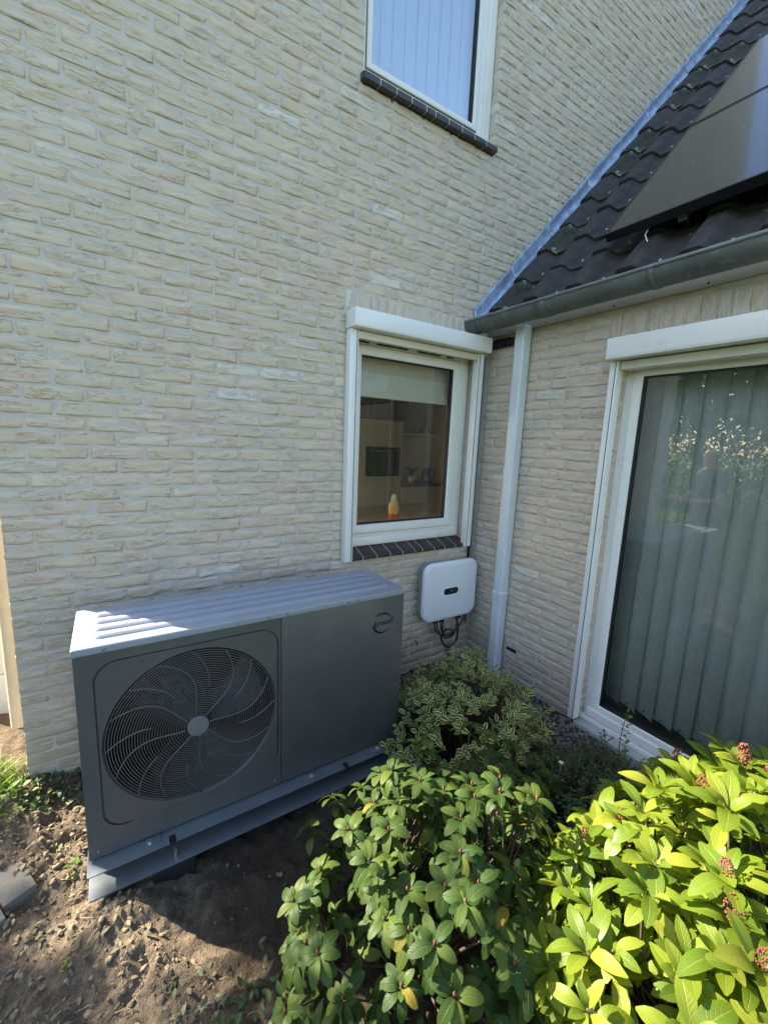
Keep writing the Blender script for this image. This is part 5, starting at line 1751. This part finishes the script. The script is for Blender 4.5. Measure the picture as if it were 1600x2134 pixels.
# pavers at the left edge
pd = Vector((0.16, -0.35, 0)).normalized(); pn = Vector((pd.y, -pd.x, 0)) * 1.0
pn = Vector((-0.91, -0.42, 0))
corner = Vector((-2.700, -0.565, 0))
def paver(o, dx, dy, L_, W_, label, tilt=0.0):
    c = corner + pd * -dx + pn * dy
    m_ = MB()
    a = c; b = c - pd * L_; d_ = c + pn * W_; e = b + pn * W_
    z1 = 0.026
    zs = lambda p: z1 + 0.09 * (p - corner).dot(-pd) * 0.5 + tilt * (p - corner).dot(pn)
    vs = [(p.x, p.y, zs(p) - 0.07) for p in (a, d_, e, b)] + [(p.x, p.y, zs(p)) for p in (a, d_, e, b)]
    o = m_.add(vs, [(0, 1, 2, 3), (7, 6, 5, 4), (0, 4, 5, 1), (1, 5, 6, 2), (2, 6, 7, 3), (3, 7, 4, 0)]).build('concrete_paver', 'paver_concrete', None, bevel=0.005)
    tag(o, label, 'paver', 'loose concrete pavers at the left edge')
paver(None, 0, 0, 0.208, 0.098, 'grey concrete paver lying nearest the pump at the left edge')
paver(None, 0.214, 0, 0.208, 0.098, 'grey concrete paver behind the nearest one, towards the downpipe')
paver(None, -0.05, 0.104, 0.208, 0.098, 'outer grey concrete paver at the very left edge, set lower', 0.02)
paver(None, 0.164, 0.104, 0.208, 0.098, 'outer grey concrete paver further back at the left edge', 0.02)

# white panel post past the corner
pp_ = thing('white_post', 'white panelled post standing behind the sunlit downpipe', 'post', (-2.99, 0.65, 0.1))
bbox('post_panel', (-3.06, -2.92, 0.62, 0.68, 0.33, 0.86), 'white_panel', pp_, 0.004)
bbox('post_foot', (-3.065, -2.915, 0.615, 0.685, 0.05, 0.325), 'white_panel', pp_, 0.004)

# ------------------------------------------------------------------ garden seen only in the glass
def np_leaf_cloud(name, P, size, q, mat, parent):
    """P (n,3): one folded four-sided leaf at each point"""
    n = len(P)
    g = np.random.RandomState(q)
    d = g.normal(size=(n, 3)); d /= np.linalg.norm(d, axis=1, keepdims=True)
    u = g.normal(size=(n, 3)); u -= d * (u * d).sum(1, keepdims=True); u /= np.linalg.norm(u, axis=1, keepdims=True)
    s = size * g.uniform(0.7, 1.3, size=(n, 1))
    V = np.stack([P, P + d * s * .5 + u * s * .28, P + d * s, P + d * s * .5 - u * s * .28], 1).reshape(-1, 3)
    F = np.arange(4 * n).reshape(n, 4)
    U = np.tile(np.array([(0.5, 0), (1, .5), (.5, 1), (0, .5)]), (n, 1))
    Rn = np.repeat(g.uniform(size=n), 4)
    return tag(np_mesh(name, V, F, mat, parent, uv=U, rnd=Rn, smooth=False), kind='stuff')
g = np.random.RandomState(3)
def hedge(y0, y1, x, h, label, seed, ls=0.07):
    t = thing('hedge', label, 'hedge', (x, (y0 + y1) / 2, 0))
    n = int(2600 * (y1 - y0))
    P = np.stack([x + g.uniform(-.45, .45, n), g.uniform(y0, y1, n), g.uniform(0.05, h, n) + 0.12 * np.sin(g.uniform(0, 6, n))], 1)
    keep = (np.abs(P[:, 0] - x) > 0.25) | (P[:, 2] > h - 0.25)
    np_leaf_cloud('foliage', P[keep], ls, seed, 'tree_leaf', t)
    m_ = MB()
    yy = y0 + 0.2
    while yy < y1:
        m_.tube([(x, yy, 0), (x + 0.05, yy + 0.05, h * 0.8)], 0.02, 6); yy += 0.5
    m_.build('stems', 'bark', t)
hedge(-1.5, 5.5, -7.6, 1.35, 'clipped green garden hedge reflected in the glass door', 5)
hedge(-9.0, 16.0, -14.5, 3.4, 'tall hedge closing the garden far to the left', 6, 0.17)
def tree(x, y, h, cr, n, label, seed, cz=None):
    q = random.Random(seed); gg = np.random.RandomState(seed)
    t = thing('garden_tree', label, 'tree', (x, y, 0), 'trees across the garden')
    m_ = MB()
    m_.tube([(x, y, -0.1), (x + 0.1, y, h * .3), (x, y + 0.1, h * .7)], [0.16, 0.12, 0.05], 8)
    cl_ = []
    for k in range(16):
        a = q.uniform(0, 6.28); e = q.uniform(-0.4, 1.2)
        c = Vector((x + cr * .7 * math.cos(a) * math.cos(e), y + cr * .7 * math.sin(a) * math.cos(e), h * 0.62 + cr * .75 * math.sin(e)))
        grow_stem(m_, (x, y, h * q.uniform(.25, .6)), c, 0.05, 0.012, q, 5, 0.3)
        cl_.append(c)
    m_.build('trunk', 'bark', t, smooth=True)
    Ps = [np.array(c)[None] + gg.normal(size=(n // 16, 3)) * cr * 0.26 for c in cl_]
    np_leaf_cloud('crown', np.concatenate(Ps), 0.15, seed, 'tree_leaf', t)
tree(-10.5, -0.5, 5.0, 1.9, 16000, 'broad leafy tree behind the hedge, left in the door reflection', 31)
tree(-9.44, 4.95, 8.7, 1.2, 6000, 'slim tree whose loose crown dapples the soil by the pump', 34)
tree(-11.5, 3.0, 6.2, 2.2, 18000, 'tall leafy tree behind the hedge, top in the door reflection', 32)
tree(-10.2, 4.25, 10.4, 1.75, 15000, 'rounded tree behind the hedge, right in the door reflection', 33)
def hedge_x(x0, x1, y, h, label, seed):
    t = thing('hedge', label, 'hedge', ((x0 + x1) / 2, y, 0))
    n = int(2000 * (x1 - x0))
    P = np.stack([g.uniform(x0, x1, n), y + g.uniform(-.45, .45, n), g.uniform(0.05, h, n)], 1)
    keep = (P[:, 1] - y > 0.15) | (P[:, 2] > h - 0.25)
    np_leaf_cloud('foliage', P[keep], 0.11, seed, 'tree_leaf', t)
    m_ = MB(); xx = x0 + 0.2
    while xx < x1:
        m_.tube([(xx, y, 0), (xx + 0.05, y, h * 0.8)], 0.025, 6); xx += 0.6
    m_.build('stems', 'bark', t)
hedge_x(-9.0, 14.0, -11.5, 2.4, 'garden hedge far behind the camera', 7)

# ------------------------------------------------------------------ man standing at the house corner, seen in the glass door
def person(base, heading):
    t = thing('person', 'bald man in dark T-shirt standing left of the house, looking at the heat pump', 'person', base)
    J = {  # x to his right, y forwards, z up
        'pelvis': (0, 0, 0.95, .135, .105), 'waist': (0, 0.0, 1.08, .135, .10), 'chest': (0, 0.01, 1.27, .16, .11), 'top': (0, -0.005, 1.42, .12, .085), 'neck': (0, 0.005, 1.50, .055, .058), 'jaw': (0, 0.035, 1.56, .058, .075), 'skull': (0, 0.03, 1.645, .074, .092), 'crown': (0, 0.015, 1.70, .058, .070),
    }
    for sgn, n in ((-1, 'l'), (1, 'r')):
        J['sh' + n] = (sgn * .185, 0, 1.41, .062, .062); J['el' + n] = (sgn * .235, 0.03, 1.13, .043, .043); J['wr' + n] = (sgn * .13, 0.235, 1.10, .028, .032)
        J['pa' + n] = (sgn * .095, 0.305, 1.12, .024, .036)
        J['hp' + n] = (sgn * .10, 0, 0.88, .092, .095); J['kn' + n] = (sgn * .115, 0.02, 0.50, .060, .062); J['an' + n] = (sgn * .125, -0.01, 0.10, .042, .045); J['toe' + n] = (sgn * .145, 0.13, 0.045, .042, .032)
    E_ = [('pelvis', 'waist'), ('waist', 'chest'), ('chest', 'top'), ('top', 'neck'), ('neck', 'jaw'), ('jaw', 'skull'), ('skull', 'crown')]
    for n in 'lr':
        E_ += [('top', 'sh' + n), ('sh' + n, 'el' + n), ('el' + n, 'wr' + n), ('wr' + n, 'pa' + n), ('pelvis', 'hp' + n), ('hp' + n, 'kn' + n), ('kn' + n, 'an' + n), ('an' + n, 'toe' + n)]
    names = list(J)
    verts = [J[n][:3] for n in names]; rad = [J[n][3:] for n in names]
    edges = [(names.index(a), names.index(b)) for a, b in E_]
    for n, sgn in (('l', -1), ('r', 1)):                       # four fingers and a thumb on each hand
        pa = names.index('pa' + n)
        for f in range(4):
            a = Vector(J['pa' + n][:3]) + Vector((-sgn * 0.008, 0.03, 0.024 - 0.016 * f))
            L_ = (0.030, 0.034, 0.032, 0.025)[f]
            i0 = len(verts)
            verts += [tuple(a), tuple(a + Vector((-sgn * .004, L_, 0))), tuple(a + Vector((-sgn * .018, L_ * 1.7, -.004)))]
            rad += [(.009, .009), (.0085, .0085), (.007, .007)]
            edges += [(pa, i0), (i0, i0 + 1), (i0 + 1, i0 + 2)]
        i0 = len(verts)
        a = Vector(J['pa' + n][:3]) + Vector((-sgn * 0.018, -0.005, 0.030))
        verts += [tuple(a), tuple(a + Vector((-sgn * .016, .028, .016)))]; rad += [(.010, .010), (.008, .008)]
        edges += [(pa, i0), (i0, i0 + 1)]
    me = bpy.data.meshes.new('body'); me.from_pydata(verts, edges, [])
    o = bpy.data.objects.new('body_tmp', me); COL.objects.link(o)
    md = o.modifiers.new('skin', 'SKIN')
    for k, sv in enumerate(me.skin_vertices[0].data):
        sv.radius = rad[k]; sv.use_root = (k == 0)
    ss = o.modifiers.new('sub', 'SUBSURF'); ss.levels = 2; ss.render_levels = 2
    dg = bpy.context.evaluated_depsgraph_get()
    bm_ = bpy.data.meshes.new_from_object(o.evaluated_get(dg))
    bpy.data.objects.remove(o)
    bm_.materials.clear()
    for n in ('skin', 'shirt', 'trousers', 'shoe'): bm_.materials.append(MATS[n])
    for v in bm_.vertices:                                     # brow, nose and chin
        c = v.co
        if c.z > 1.52 and c.y > 0.06:
            c.y += 0.026 * math.exp(-((c.x / 0.014) ** 2 + ((c.z - 1.612) / 0.022) ** 2)) - 0.010 * math.exp(-(((abs(c.x) - 0.03) / 0.014) ** 2 + ((c.z - 1.638) / 0.012) ** 2)) + 0.010 * math.exp(-((c.x / 0.03) ** 2 + ((c.z - 1.545) / 0.018) ** 2))
    for p in bm_.polygons:
        c = p.center
        ax_ = abs(c.x)
        if c.z < 0.085: p.material_index = 3
        elif c.z < 0.99 and not (c.y > 0.10): p.material_index = 2
        elif c.z < 1.475 and not (c.z < 1.22 and (ax_ > 0.19 or c.y > 0.13)): p.material_index = 1
        p.use_smooth = True
    T = Matrix.Translation(base) @ Matrix.Rotation(heading, 4, 'Z')
    bm_.transform(T)
    body = link(bpy.data.objects.new('body', bm_), t)
    for sgn in (-1, 1):
        e = MB().lathe((0, 0, 0), [(0.0001, -0.010), (0.016, -0.006), (0.026, 0.004), (0.020, 0.010), (0.008, 0.002)], 12)
        e.v = [tuple(T @ Vector((sgn * (0.070 + v[2]), 0.012 + v[0] * 0.7, 1.622 + v[1] * 1.1))) for v in e.v]
        e.build('ear', 'skin', t, smooth=True)
        y_ = MB().lathe((0, 0, 0), [(0.0001, -0.009), (0.007, -0.006), (0.0095, 0), (0.007, 0.006), (0.0001, 0.009)], 10)
        y_.v = [tuple(T @ Vector((sgn * 0.030 + v[0], 0.100 + v[1], 1.638 + v[2]))) for v in y_.v]
        y_.build('eye', 'flower_white', t, smooth=True)
    return T
PT = person((-3.43, -0.22, 0.05), R(-57))
ph = MB().box(-0.04, 0.04, 0.335, 0.343, 1.07, 1.22).build('phone', 'phone_black', None, bevel=0.003)
ph.data.transform(PT)
tag(ph, 'black phone held in both hands by the man', 'phone')
